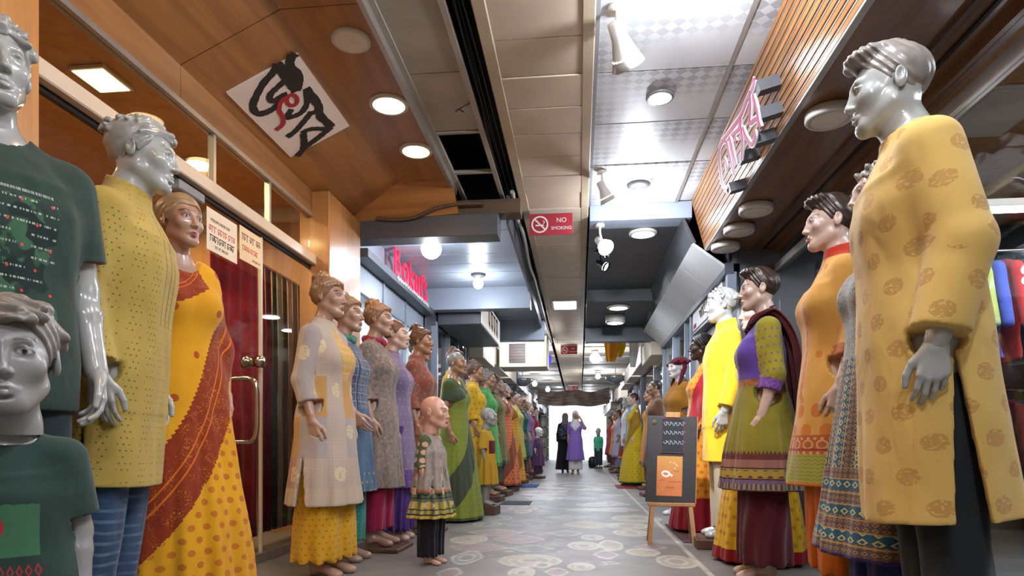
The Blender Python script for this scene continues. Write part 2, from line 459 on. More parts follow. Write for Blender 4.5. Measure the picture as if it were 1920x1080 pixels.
    def paint(s, V, lips=None, brows=None, eyes=True, liner='1c1410', blush=None):
        """painted face of a shop mannequin: rgba, alpha = paint cover"""
        C = np.zeros((len(V), 4), np.float32)
        a, b = s.head_range; q = (V[a:b]-np.array(s.hc))/s.hs
        x, y, z = np.abs(q[:, 0]), q[:, 1], q[:, 2]; c = C[a:b]; front = y < -.055
        def put(m, col, al=1.0):
            m = m[:, None]*al; c[:, :3] = c[:, :3]*(1-m)+np.array(lin(col))*m; c[:, 3:] = np.maximum(c[:, 3:], m)
        sm = lambda e0, e1, v: np.clip((v-e0)/(e1-e0), 0, 1)
        if blush: put(front*(1-sm(.3, 1, np.sqrt(((x-.042)/.022)**2+((z+.028)/.018)**2))), blush, .5)
        if eyes:
            ex = (x-.0305)/.0135; ez = (z-.001-.0012*(1-ex**2))/.0058
            r = np.sqrt(ex**2+ez**2)
            put(front*(1-sm(.9, 1.15, np.sqrt(ex**2*.8+((z-.0035)/.0085)**2))), liner, .75)
            put(front*(1-sm(.75, .95, r)), 'd9d4cc')
            put(front*(1-sm(.0042, .0056, np.hypot(x-.0305, z-.0012))), '2a1c12')
        if brows:
            bz = .0225+.004*np.cos((x-.036)/.02*1.4)-.15*np.maximum(x-.042, 0)
            put(front*(1-sm(.0018, .0036, np.abs(z-bz)))*(sm(.013, .017, x)*(1-sm(.048, .053, x))), brows, .9)
        if lips:
            lz = (z+.0692)/np.where(z > -.0692, .0085-.004*np.clip(x/.02, 0, 1), .0105*(1-(x/.026)**2)+.0005)
            put((y < -.072)*(1-sm(.8, 1.05, np.hypot(lz, x/.0245))), lips, .92)
        return C
def body_mesh(fig, mat, paint=None, **kw):
    V, F = fig.body(**kw); me = mesh_np('body', V, F, True, mat)
    C = fig.paint(V, **paint) if paint else np.zeros((len(V), 4), np.float32)
    at = me.attributes.new('paint', 'FLOAT_COLOR', 'POINT'); at.data.foreach_set('color', C.ravel()); return me
def hair_mesh(fig, style, mat, seed=1, h=.004):
    V, F = fig.hair(style, seed, h); return mesh_np('hair', V, F, True, mat)

# ---- clothes
def wrinkles(seed, amp):
    rg = random.Random(seed); W = []
    for i in range(8):
        n = rg.choice((2, 3, 4, 5, 7)); W.append((n, rg.uniform(-9, 9), rg.uniform(0, 6.28), rg.uniform(.3, 1), rg.uniform(4, 9), rg.uniform(.4, 1.3), rg.uniform(0, 6.28)))
    def fn(X, Y, Z):
        th = np.arctan2(X, -Y+.001); d = 0
        for n, kz, p, w, wz, wa, q in W:
            d = d+w*np.sin(n*th+kz*Z+p+wa*np.sin(wz*Z+q+th))*(.6+.4*np.sin(wz*1.7*Z+p))
        return d*(amp/2.6)
    return fn
def garment(fig, rows, sleeves=None, neck=0.0, pleats=None, slit=None, wr=.004, seed=1, h=.008, collar=None, hollow=None, ex=2.3, open_front=False, shoulder=.012, extra=None, bust=True, flat_back=0, base_torso=True, fat=1.0):
    """rows: (z, rx, ry, cy) outline below the arms; sleeves: dict side -> fraction along the arm (0..2), radius offset"""
    b, k = fig.b, fig.k
    f = Field(); W = wrinkles(seed, wr); P = pleats
    def disp(X, Y, Z):
        d = W(X, Y, Z)
        if P:
            n, amp, z0, z1 = P[:4]
            th = np.arctan2(X, -Y); t = np.clip((z0-Z)/(z0-z1), 0, 1)
            d = d+amp*t*(np.sin(n*th+.8*np.sin(3*th+seed)+ .5*np.sin(Z*6))+.45*np.sin(2.3*n*th+seed+1.1))
        return d
    top = [r for r in b['rows'] if True]
    if base_torso:
        T = [((z)*k, (rx*1.0+shoulder)*k*fat, (ry+shoulder)*k*fat, cy*k) for z, rx, ry, cy in top]
        f.loft(T, .02*k, disp=lambda X, Y, Z: W(X, Y, Z)*.5)
        for m in (-1, 1):
            if fig.male: f.cap((m*.03*k, .022*k, 1.545*k), (m*.150*k, .012*k, 1.465*k), (.036+shoulder)*k, (.05+shoulder)*k, .03*k)
            else: f.cap((m*.022*k, .022*k, 1.462*k), (m*.125*k, .012*k, 1.392*k), (.032+shoulder)*k, (.042+shoulder)*k, .03*k)
    if b['bust'] and not fig.child and bust:
        for m in (-1, 1): f.ell((m*.072*k, -.075*k, 1.262*k), ((.062+shoulder)*k, (.055+shoulder)*k, (.064+shoulder)*k), .05*k)
    tr = max(rows); rows2 = list(rows)+[(tr[0]+.05, tr[1]*.8, tr[2]*.78, tr[3])]
    f.loft([scl(r, k) for r in rows2], .05*k, disp=disp, ex=ex)
    segs = {}
    if sleeves:
        ra, rb, rc = [r*k*fig.th for r in b['arm']]
        for sd, (frac, off) in sleeves.items():
            a = fig.arms[sd]; S, E, Wt = [np.array(a[q]) for q in ('sh', 'el', 'wr')]
            o = off*k; fr = min(frac, 1.0)
            P1 = S+(E-S)*fr; f.cap(S, P1, ra+o*.6, ra+(rb-ra)*fr+o, .035*k); chain = [S, P1]
            if frac > 1.0:
                g2 = frac-1.0; P2 = E+(Wt-E)*g2
                f.cap(E, P2, rb+o, rb+(rc-rb)*g2+o*1.25, .02*k); chain = [S, E, P2]
            segs[sd] = chain
            d = chain[-1]-chain[-2]; d /= np.linalg.norm(d); e = chain[-1].copy(); ee = e+d*.0
            rad = .16*k
            def cutter(X, Y, Z, d=d, ee=ee, rad=rad):
                pl = (X-ee[0])*d[0]+(Y-ee[1])*d[1]+(Z-ee[2])*d[2]
                near = np.sqrt((X-ee[0])**2+(Y-ee[1])**2+(Z-ee[2])**2)-.085*k
                return np.where(near < 0, pl, -1.0)
            f.cut(cutter)
    if collar:
        cz0, cz1, r0, r1, tilt = collar
        f.cap((0, .024*k, cz0*k), (0, .018*k, cz1*k), r0*k, r1*k, .012*k)
        def ccut(X, Y, Z):
            rr = np.hypot(X, Y-.018*k)
            return (Z-cz1*k-tilt*(Y-.018*k)-np.maximum(rr-.085*k, 0)*4)*.6
        f.cut(ccut)
    if neck:
        f.ell((0, -.03*k, neck[0]*k), (neck[1]*k, neck[2]*k, neck[3]*k), .01*k, 's')
    zmin = min(r[0] for r in rows)*k
    if slit:
        z1, wdt, zlo = slit
        def sl(X, Y, Z):
            w = np.clip((z1*k-Z), 0, 9)*wdt
            return np.maximum(np.abs(Y-.01*k)-w, .09*k-np.abs(X))
        f.op(sl, (-9, -9, -9), (9, 9, z1*k+.02), 0.004, 's')
    if hollow:
        f.loft([scl(r, k) for r in rows2], .0, 's', disp=disp, ex=ex, inset=2.7*h, ztop=hollow*k, zadd=.05)
    if extra: extra(f, k)
    rx = max(max(r[1] for r in rows), .2)*k+.06; ry = max(r[2]+abs(r[3]) for r in rows)*k+.06
    lo = [-rx, -ry, zmin-.02]; hi = [rx, ry, (fig.neckz+.07*k)]
    for sd, ch in segs.items():
        for p in ch:
            for i in (0, 1): lo[i] = min(lo[i], p[i]-.1*k); hi[i] = max(hi[i], p[i]+.1*k)
            lo[2] = min(lo[2], p[2]-.1*k)
    V, F = sculpt(f, lo, hi, h)
    return V, F, segs
def cloth_mesh(name, fig, V, F, segs, mat, aux=None, uscale=.16):
    """UV: u = arc length round the figure (0 = front), v = height; on sleeves round / along the arm"""
    k = fig.k; x, y, z = V[:, 0], V[:, 1], V[:, 2]
    u = np.arctan2(x, -(y))*uscale*k; u0 = u.copy(); v = z.copy(); part = np.zeros(len(V)); per = np.full(len(V), 2*math.pi*uscale*k)
    for sd, ch in segs.items():
        best = np.full(len(V), 9.0); al = np.zeros(len(V)); base = 0.0; ang = np.zeros(len(V))
        for p, q in zip(ch[:-1], ch[1:]):
            d = q-p; L = np.linalg.norm(d); d = d/L
            w = V-p; t = np.clip(w @ d, 0, L); r = w-t[:, None]*d; dist = np.linalg.norm(r, axis=1)
            m = dist < best; best = np.where(m, dist, best); al = np.where(m, base+t, al)
            e1 = np.cross(d, (0, -1, 0)); e1 /= np.linalg.norm(e1); e2 = np.cross(d, e1)
            ang = np.where(m, np.arctan2(r @ e1, r @ e2), ang); base += L
        onsl = (best < .078*k*fig.th) & (np.abs(x) > (abs(ch[0][0])*.93)) & (x*sd > 0)
        u = np.where(onsl, ang*.055*k, u); v = np.where(onsl, al, v); part = np.where(onsl, 1.0, part); per = np.where(onsl, 2*math.pi*.055*k, per)
    me = mesh_np(name, V, F, True, mat)
    uv = me.uv_layers.new(name='UVMap')
    slf = part[F].min(1) > .5
    fu = np.where(slf[:, None], u[F], u0[F]); fv = np.where(slf[:, None], v[F], z[F])
    fp = np.where(slf, per[F].max(1), 2*math.pi*uscale*k)[:, None]
    rng = fu.max(1, keepdims=True)-fu.min(1, keepdims=True)
    fu = np.where((rng > fp*.5) & (fu < 0), fu+fp, fu)
    uv.data.foreach_set('uv', np.stack([fu, fv], -1).reshape(-1, 2).astype(np.float32).ravel())
    a = me.attributes.new('part', 'FLOAT', 'FACE'); a.data.foreach_set('value', slf.astype(np.float32))
    if aux is not None:
        a = me.attributes.new('aux', 'FLOAT', 'POINT'); a.data.foreach_set('value', aux(x/k, y/k, z/k, u0/k, part).astype(np.float32))
    return me
# ---------------------------------------------------------------- procedural materials
class S:
    """a node socket with arithmetic"""
    def __init__(s, nt, k): s.nt = nt; s.k = k
    def m(s, op, b=None, c=None):
        n = s.nt.nodes.new('ShaderNodeMath'); n.operation = op
        for i, q in enumerate((s, b, c)):
            if q is None: continue
            if isinstance(q, S): s.nt.links.new(q.k, n.inputs[i])
            else: n.inputs[i].default_value = q
        return S(s.nt, n.outputs[0])
    def __add__(s, o): return s.m('ADD', o)
    __radd__ = __add__
    def __sub__(s, o): return s.m('SUBTRACT', o)
    def __rsub__(s, o): return (s*-1.0)+o
    def __mul__(s, o): return s.m('MULTIPLY', o)
    __rmul__ = __mul__
    def __truediv__(s, o): return s.m('DIVIDE', o)
    def abs(s): return s.m('ABSOLUTE')
    def fr(s): return s.m('FRACT')
    def fl(s): return s.m('FLOOR')
    def sin(s): return s.m('SINE')
    def lt(s, o): return s.m('LESS_THAN', o)
    def gt(s, o): return s.m('GREATER_THAN', o)
    def min(s, o): return s.m('MINIMUM', o)
    def max(s, o): return s.m('MAXIMUM', o)
    def pw(s, o): return s.m('POWER', o)
    def sq(s): return s*s
    def rt(s): return s.m('SQRT')
    def mod(s, o): return s.m('FLOORED_MODULO', o)
    def ramp(s, a, b):
        n = s.nt.nodes.new('ShaderNodeMapRange'); s.nt.links.new(s.k, n.inputs[0])
        n.inputs[1].default_value = a; n.inputs[2].default_value = b; n.clamp = True
        return S(s.nt, n.outputs[0])
    def between(s, a, b): return s.gt(a)*s.lt(b)
class Ctx:
    def __init__(c, nt):
        c.nt = nt
        t = nt.nodes.new('ShaderNodeTexCoord'); c.obj = t.outputs['Object']; c.gen = t.outputs['Generated']
        uv = nt.nodes.new('ShaderNodeUVMap'); sp = nt.nodes.new('ShaderNodeSeparateXYZ'); nt.links.new(uv.outputs[0], sp.inputs[0])
        c.u, c.v = S(nt, sp.outputs[0]), S(nt, sp.outputs[1]); c.uv = uv.outputs[0]
        so = nt.nodes.new('ShaderNodeSeparateXYZ'); nt.links.new(c.obj, so.inputs[0])
        c.x, c.y, c.z = [S(nt, so.outputs[i]) for i in range(3)]
    def attr(c, name):
        a = c.nt.nodes.new('ShaderNodeAttribute'); a.attribute_name = name; c.last = a; return S(c.nt, a.outputs['Fac'])
    @property
    def part(c): return c.attr('part')
    @property
    def aux(c): return c.attr('aux')
    def vec(c, x, y, z=0.0):
        n = c.nt.nodes.new('ShaderNodeCombineXYZ')
        for i, q in enumerate((x, y, z)):
            if isinstance(q, S): c.nt.links.new(q.k, n.inputs[i])
            else: n.inputs[i].default_value = q
        return n.outputs[0]
    def noise(c, scale, detail=2, vec=None, rough=.5, dist=0.0):
        n = c.nt.nodes.new('ShaderNodeTexNoise'); n.inputs['Scale'].default_value = scale; n.inputs['Detail'].default_value = detail
        n.inputs['Roughness'].default_value = rough; n.inputs['Distortion'].default_value = dist
        c.nt.links.new(vec if vec is not None else c.obj, n.inputs['Vector']); return S(c.nt, n.outputs[0])
    def vor(c, scale, vec=None, feat='F1', out='Distance', rnd=1.0):
        n = c.nt.nodes.new('ShaderNodeTexVoronoi'); n.feature = feat; n.inputs['Scale'].default_value = scale; n.inputs['Randomness'].default_value = rnd
        c.nt.links.new(vec if vec is not None else c.obj, n.inputs['Vector']); return S(c.nt, n.outputs[out])
    def vorcol(c, scale, vec=None, rnd=1.0):
        n = c.nt.nodes.new('ShaderNodeTexVoronoi'); n.inputs['Scale'].default_value = scale; n.inputs['Randomness'].default_value = rnd
        c.nt.links.new(vec if vec is not None else c.obj, n.inputs['Vector']); sp = c.nt.nodes.new('ShaderNodeSeparateXYZ'); c.nt.links.new(n.outputs['Color'], sp.inputs[0]); return S(c.nt, sp.outputs[0])
    def col(c, h):
        n = c.nt.nodes.new('ShaderNodeRGB'); n.outputs[0].default_value = c4(h) if isinstance(h, str) else tuple(h)+(1,)
        return n.outputs[0]
    def mix(c, a, b, f):
        n = c.nt.nodes.new('ShaderNodeMix'); n.data_type = 'RGBA'; n.clamp_factor = True
        for i, q in ((6, a), (7, b)):
            if isinstance(q, str): n.inputs[i].default_value = c4(q)
            else: c.nt.links.new(q, n.inputs[i])
        if isinstance(f, S): c.nt.links.new(f.k, n.inputs[0])
        else: n.inputs[0].default_value = f
        return n.outputs[2]
    def bands(c, s, stops, lo, hi):
        """constant colour stack along s: stops [(position, hex)]"""
        n = c.nt.nodes.new('ShaderNodeValToRGB'); n.color_ramp.interpolation = 'CONSTANT'
        c.nt.links.new(s.ramp(lo, hi).k, n.inputs[0]); e = n.color_ramp.elements
        e[0].position = 0; e[0].color = c4(stops[0][1])
        while len(e) > 1: e.remove(e[-1])
        for p, h in stops[1:]:
            q = e.new((p-lo)/(hi-lo)); q.color = c4(h)
        return n.outputs[0]
    def dots(c, sx, sy, r, u=None, v=None, stag=True, asp=1.0):
        u = u or c.u; v = v or c.v
        row = (v/sy).fl(); uu = u/sx
        if stag: uu = uu+row.mod(2.0)*.5
        a = (uu.fr()-.5)*sx; b = ((v/sy).fr()-.5)*sy*asp
        return (a.sq()+b.sq()).rt().lt(r)
    def stripes(c, s, period, w, off=0.0): return ((s+off)/period).fr().lt(w)
def material(name, fn, rough=.6, bump=None, metal=0.0, spec=None, coat=0.0, sheen=0.0, emit=None, emit_s=0.0):
    m = bpy.data.materials.new(name); m.use_nodes = True; nt = m.node_tree; b = nt.nodes['Principled BSDF']; c = Ctx(nt)
    col = fn(c) if callable(fn) else c.col(fn)
    nt.links.new(col, b.inputs['Base Color'])
    if isinstance(rough, (int, float)): b.inputs['Roughness'].default_value = rough
    else: nt.links.new(rough(c).k, b.inputs['Roughness'])
    b.inputs['Metallic'].default_value = metal
    if spec is not None: b.inputs['Specular IOR Level'].default_value = spec
    if coat: b.inputs['Coat Weight'].default_value = coat; b.inputs['Coat Roughness'].default_value = .12
    if sheen: b.inputs['Sheen Weight'].default_value = sheen
    if bump:
        bn = nt.nodes.new('ShaderNodeBump'); bn.inputs['Strength'].default_value = bump[1]; bn.inputs['Distance'].default_value = bump[2]
        nt.links.new(bump[0](c).k, bn.inputs['Height']); nt.links.new(bn.outputs[0], b.inputs['Normal'])
    if emit:
        b.inputs['Emission Color'].default_value = c4(emit); b.inputs['Emission Strength'].default_value = emit_s
    return m
def cloth(name, fn, rough=.85, fold=.35):
    h = lambda c: c.noise(9, 2, c.vec(c.x, c.y, c.z*.45), .45, .5)*1.0+c.noise(24, 2, c.vec(c.x, c.y, c.z*.3+c.x*.4), .5)*.12+c.noise(420, 1)*.02
    return material(name, fn, rough, bump=(h, fold*1.5, .022), sheen=.15, spec=.25)
def paint_mat(name, base, rough=.32, spec=.5, coat=0.0):
    m = bpy.data.materials.new(name); m.use_nodes = True; nt = m.node_tree; b = nt.nodes['Principled BSDF']; c = Ctx(nt)
    c.attr('paint'); a = c.last
    n = c.noise(9, 3).ramp(.3, .8)
    bl = lin(base); dk = tuple(x*.88 for x in bl)
    col = c.mix(c.mix(c.col(bl), c.col(dk), n), a.outputs['Color'], S(nt, a.outputs['Alpha']))
    nt.links.new(col, b.inputs['Base Color']); b.inputs['Roughness'].default_value = rough; b.inputs['Specular IOR Level'].default_value = spec
    if coat: b.inputs['Coat Weight'].default_value = coat; b.inputs['Coat Roughness'].default_value = .08
    return m
def glow(name, col, s):
    m = bpy.data.materials.new(name); m.use_nodes = True; nt = m.node_tree; nt.nodes.clear()
    e = nt.nodes.new('ShaderNodeEmission'); e.inputs[0].default_value = c4(col); e.inputs[1].default_value = s
    o = nt.nodes.new('ShaderNodeOutputMaterial'); nt.links.new(e.outputs[0], o.inputs[0]); return m
def pane_mat(name, tint='ffffff', refl=1.0, rough=0.0, ior=1.5):
    """clear sheet glass: straight-through view with Fresnel reflection"""
    m = bpy.data.materials.new(name); m.use_nodes = True; nt = m.node_tree; nt.nodes.clear()
    t = nt.nodes.new('ShaderNodeBsdfTransparent'); t.inputs[0].default_value = c4(tint)
    g = nt.nodes.new('ShaderNodeBsdfGlossy'); g.inputs['Roughness'].default_value = rough
    ge = nt.nodes.new('ShaderNodeNewGeometry'); dt = nt.nodes.new('ShaderNodeVectorMath'); dt.operation = 'DOT_PRODUCT'
    nt.links.new(ge.outputs['Normal'], dt.inputs[0]); nt.links.new(ge.outputs['Incoming'], dt.inputs[1])
    mt_ = ((1.0-S(nt, dt.outputs['Value']).abs()).pw(5.0)*.96+.04)*(refl*.5)
    mt_ = mt_.min(1.0)
    mx = nt.nodes.new('ShaderNodeMixShader'); nt.links.new(mt_.k, mx.inputs[0]); nt.links.new(t.outputs[0], mx.inputs[1]); nt.links.new(g.outputs[0], mx.inputs[2])
    o = nt.nodes.new('ShaderNodeOutputMaterial'); nt.links.new(mx.outputs[0], o.inputs[0]); return m
def plain(name, h, rough=.6, metal=0.0, var=.12, sc=6.0, **kw):
    b = lin(h); d = tuple(x*(1-var*2) for x in b)
    return material(name, lambda c: c.mix(c.col(b), c.col(d), c.noise(sc, 4).ramp(.35, .75)), rough, metal=metal, **kw)
def wood_fn(base, dark, ax='y', sc=1.0):
    def fn(c):
        g = {'x': c.vec(c.x*.35, c.y*5, c.z*5), 'y': c.vec(c.x*5, c.y*.35, c.z*5), 'z': c.vec(c.x*5, c.y*5, c.z*.35)}[ax]
        n = c.noise(3.0*sc, 5, g, .6, .6); f = c.noise(26*sc, 2, g)
        return c.mix(c.mix(base, dark, n.ramp(.35, .7)), dark, f.ramp(.5, .8)*.35)
    return fn
M = {}
M['ply'] = material('warm_plywood', wood_fn('ab7844', '875730', 'y', .6), .38, coat=.15)
M['ply_light'] = material('light_plywood', wood_fn('c08a50', 'a06c38', 'z', .7), .4, coat=.15)
M['ply_cross'] = material('warm_plywood_cross', wood_fn('b07a42', '8c5a30', 'x', .6), .38, coat=.15)
M['slat_wood'] = material('slat_wood', wood_fn('a9743f', '7a4d26', 'y', 1.0), .28, coat=.3)
M['soffit_wood'] = material('brown_soffit', wood_fn('7d5532', '5a3a22', 'y', .7), .34, coat=.2)
M['easel_wood'] = material('easel_wood', wood_fn('b08457', '8c6238', 'z', 1.2), .55)
M['dark_wood'] = material('dark_wood', wood_fn('5a3a24', '3a2415', 'y', 1.0), .5)
M['alu'] = plain('brushed_aluminium', 'b9b4ac', .35, .7, .08)
M['steel'] = plain('polished_steel', 'cfccc6', .16, 1.0, .04)
M['whitebar'] = plain('white_laminate', 'd9c9b4', .28, 0, .05)
M['duct'] = plain('cream_ceiling_tile', 'cdbda8', .62, 0, .10, 2.5)
M['duct_trim'] = plain('cream_trim', 'bba98e', .6, 0, .10, 3)
M['grey_tile'] = plain('grey_ceiling_board', 'a39a8c', .75, 0, .16, 3)
def pat(c):
    t = c.noise(1.6, 3)
    a = ((c.x/.082).fr()-.5).abs()+((c.y/.082).fr()-.5).abs()
    ch = a.lt(.5)
    fade = c.noise(1.3, 2, c.vec(c.x, c.y, 0.0)).ramp(.42, .62)
    return c.mix(c.mix('c2c3c4', 'b0b0b0', t.ramp(.3, .7)), '8f9193', ch*fade)
M['pat_tile'] = material('patterned_ceiling_tile', pat, .45)
M['void'] = plain('dark_void', '15161a', .9, 0, .2)
M['cable'] = plain('black_cable', '121216', .5, 0, .1)
M['cable_grey'] = plain('grey_cable', 'a8a49a', .5, 0, .1)
M['beam_dark'] = plain('dark_grey_beam', '55565a', .5, 0, .1, 2)
M['beam_timber'] = material('timber_beam', wood_fn('6a5640', '4a3a2a', 'x', 1.0), .7)
M['blue_white'] = plain('pale_blue_panel', '929dab', .35, 0, .05, 2)
M['blue_grey'] = plain('blue_grey_panel', '8d98a6', .35, 0, .08, 2)
M['slate'] = plain('slate_panel', '53575f', .35, 0, .10, 2)
M['dark_ceiling'] = plain('dark_ceiling_panel', '3f4247', .42, 0, .12, 2)
M['white_wall'] = plain('white_wall', 'd6d8d8', .6, 0, .05, 2)
M['cream_wall'] = plain('cream_wall', 'd8cdb8', .65, 0, .06, 2)
M['tan_wall'] = material('interior_veneer', wood_fn('c39462', 'a5764a', 'z', .8), .45)
M['fixture'] = plain('white_fixture', 'c9c4bc', .4, 0, .04)
M['fixture_grey'] = plain('grey_fixture', '7f8184', .4, 0, .06)
M['black_metal'] = plain('black_metal', '17171a', .35, .4, .06)
M['paper'] = plain('paper', 'e9dcc4', .8, 0, .03)
M['paper2'] = plain('cream_paper', 'e6cfa6', .8, 0, .03)
M['ink'] = plain('black_ink', '241d18', .8, 0, .05)
M['ink_red'] = plain('red_ink', 'a3272c', .8, 0, .05)
M['ink_grey'] = plain('grey_ink', '66564a', .8, 0, .05)
M['ink_orange'] = plain('orange_ink', 'c05a3c', .8, 0, .05)
M['sign_white'] = plain('white_sign_board', 'e2d3c6', .5, 0, .03)
M['brown_base'] = plain('brown_base', '5b4030', .6, 0, .12)
M['glass'] = pane_mat('clear_glass', 'f4f6f5', 1.6)
M['glass_cool'] = pane_mat('cool_glass', 'eef4f6', 1.5)
M['rubber'] = plain('maroon_mat', '4c2a2c', .9, 0, .12, 12)
# ---------------------------------------------------------------- the arcade shell
CS, SN = math.cos(math.radians(5.994)), math.sin(math.radians(5.994))
def ground(u, v):
    """where the floor is seen at a given place of the photograph (used to lay out the painted motifs)"""
    zc = 0.75*1200.0/(v-835.0); xc = (u-960.0)/1200.0*zc
    return xc*CS-zc*SN, xc*SN+zc*CS
def lamp(name, kind, loc, power, col, parent=None, size=.1, rot=None, spot=None, sy=None):
    l = bpy.data.lights.new(name, kind); l.energy = power; l.color = lin(col)
    if kind == 'AREA':
        l.size = size
        if sy: l.shape = 'RECTANGLE'; l.size_y = sy
        else: l.shape = 'DISK'
    else: l.shadow_soft_size = size
    if spot: l.spot_size = R(spot); l.spot_blend = .6
    o = bpy.data.objects.new(name, l); link(o, parent); o.location = loc
    if rot: o.rotation_euler = rot
    return o
# ---- floor with painted motifs
def floor_mesh():
    xs = np.concatenate([[-5.0, -2.0], np.arange(-1.6, 1.6, .015), [2.0, 5.0]])
    ys = np.concatenate([[-4.0, 1.0], np.arange(3.4, 7.0, .02), np.arange(7.0, 13.0, .05), np.arange(13, 34.2, .4)])
    X, Y = np.meshgrid(xs, ys, indexing='ij'); n, m = X.shape
    V = np.stack([X.ravel(), Y.ravel(), np.zeros(X.size)], 1)
    i = np.arange(n*m).reshape(n, m)
    F = np.stack([i[:-1, :-1].ravel(), i[1:, :-1].ravel(), i[1:, 1:].ravel(), i[:-1, 1:].ravel()], 1)
    C = np.zeros((X.size, 4), np.float32)
    x, y = V[:, 0], V[:, 1]
    def put(mk, col, a=1.0):
        mk = np.clip(mk, 0, 1)[:, None]*a; C[:, :3] = C[:, :3]*(1-mk)+np.array(lin(col))*mk; C[:, 3:] = np.maximum(C[:, 3:], mk)
    def sd(cx, cy, rx, ry, leaf=0.0, rot=0.0):
        c, s = math.cos(rot), math.sin(rot); px = ((x-cx)*c+(y-cy)*s)/rx; py = (-(x-cx)*s+(y-cy)*c)/ry
        r = np.sqrt(px**2+py**2)
        if leaf: r = np.sqrt(px**2+(py/np.clip(1.02-np.abs(px)**2*leaf, .05, 1))**2)
        return (r-1)*min(rx, ry)
    WH = 'bdbbb5'
    def motif(cx, cy, rx, ry, fill, rings=1, leaf=0.0, w=.028, rot=0.0, a=.75):
        d = sd(cx, cy, rx, ry, leaf, rot)
        put((w*.5-d)/.008, WH, .9); put((-w*.5-d)/.008, fill, a)
        for k in range(1, rings):
            q = d+min(rx, ry)*k/rings
            put((w*.45-np.abs(q))/.008*(np.abs(q) < w), WH, .85)
            if k == rings-1: put((-q-w*.5)/.008, '8a7a86', .6)
    YL, PK, GR, GY = '98926e', '86656d', '5c6e64', '76787e'
    L = [(670,968,225,45,YL,3,0),(1060,860,112,30,YL,2,0),(1255,857,85,36,YL,1,0),(1220,925,95,30,PK,1,.8),(300,872,215,30,PK,1,.7),(590,812,190,30,PK,1,.7),
         (420,765,190,24,PK,1,.6),(215,945,110,48,GR,2,.4),(232,815,130,30,YL,3,0),(690,880,170,24,GR,1,.8),(1440,665,175,24,YL,2,0),(1370,716,150,24,YL,2,0),(1100,708,190,22,YL,1,.5),
         (1485,908,120,26,YL,1,0),(1730,975,140,45,YL,2,0),(1400,768,125,24,YL,2,0),(865,1050,95,30,PK,1,.8),(610,1055,95,38,YL,2,0),(1040,1012,95,28,YL,2,0),(90,1058,90,40,PK,1,.6),
         (1540,870,120,20,PK,1,.8),(930,770,120,20,GR,1,.7),(1120,800,80,20,GY,2,0),(620,610,60,14,YL,1,0),(430,660,110,22,GR,2,.4),(360,705,100,18,GR,2,.3),(560,700,120,16,GR,1,.8),
         (1050,605,120,10,GY,1,.7),(930,655,150,14,GY,1,.7),(1230,560,160,12,GY,2,0),(1340,600,120,12,PK,1,.7),(1000,515,140,10,GY,1,.6),(760,1000,60,18,GR,1,0),(1250,985,80,10,PK,1,.9)]
    for cx, cy, rx, ry, col, rg, lf in L:
        u, v = 820+cx*.2593, 800+cy*.2593
        a = ground(u, v); b = ground(u, v-ry*.2593); c = ground(u, v+ry*.2593); d = ground(u+rx*.2593, v)
        motif(a[0], a[1], abs(d[0]-a[0]), max(abs(b[1]-c[1])/2, .05), col, rg, lf)
    rg = random.Random(5)
    for i in range(46):
        cy = rg.uniform(7.4, 13); cx = rg.uniform(-.9, .6)
        motif(cx, cy, rg.uniform(.1, .24), rg.uniform(.12, .3), rg.choice((YL, PK, GR, GY)), rg.choice((1, 2)), rg.choice((0, .7)), .03, rg.uniform(0, 3), .5)
    for i in range(26):
        cy = rg.uniform(4.0, 4.6) if i < 8 else rg.uniform(4.6, 7.2); cx = rg.uniform(-.95, .65)
        d = sd(cx, cy, rg.uniform(.02, .05), rg.uniform(.02, .04)); put((-d)/.008, WH, .8)
    put((.024-np.abs(x-.757))/.008, 'b9b5a8', .95)
    me = mesh_np('floor', V, F, False)
    at = me.attributes.new('paint', 'FLOAT_COLOR', 'POINT'); at.data.foreach_set('color', C.ravel()); return me
def floor_fn(c):
    c.attr('paint'); a = c.last
    g = c.mix(c.mix('6c6a67', '817f7b', c.noise(1.7, 5).ramp(.3, .7)), '63625f', c.noise(7, 5, rough=.7).ramp(.55, .8)*.5)
    wear = c.noise(7, 6, rough=.75).ramp(.28, .50)*.95
    return c.mix(g, a.outputs['Color'], S(c.nt, a.outputs['Alpha'])*wear)
fm = floor_mesh(); fm.materials.append(material('painted_concrete', floor_fn, lambda c: c.noise(4, 4).ramp(.2, .8)*.22+.36, bump=(lambda c: c.noise(30, 4), .15, .004), spec=.5))
struct(link(bpy.data.objects.new('floor', fm)))
pav = MB().box(-14, 14, 34.2, 70, -.03, -.001).build('ground', plain('sunlit_paving', 'c8c4bc', .9)); struct(pav)
# ---- dark slab over everything
ceil = setting('ceiling')
MB().box(-5, 5, -4, 34.3, 3.5, 3.6).build('slab', M['void'], ceil)
# back of the corridor behind the viewer and the outer walls
struct(MB().box(-5, 5, -4.1, -4.0, 0, 3.5).build('wall_back', M['cream_wall']))
struct(MB().box(-5.1, -5.0, -4, 34.3, 0, 3.6).build('wall_left', M['cream_wall']))
struct(MB().box(5.0, 5.1, -4, 34.3, 0, 3.6).build('wall_right', M['cream_wall']))
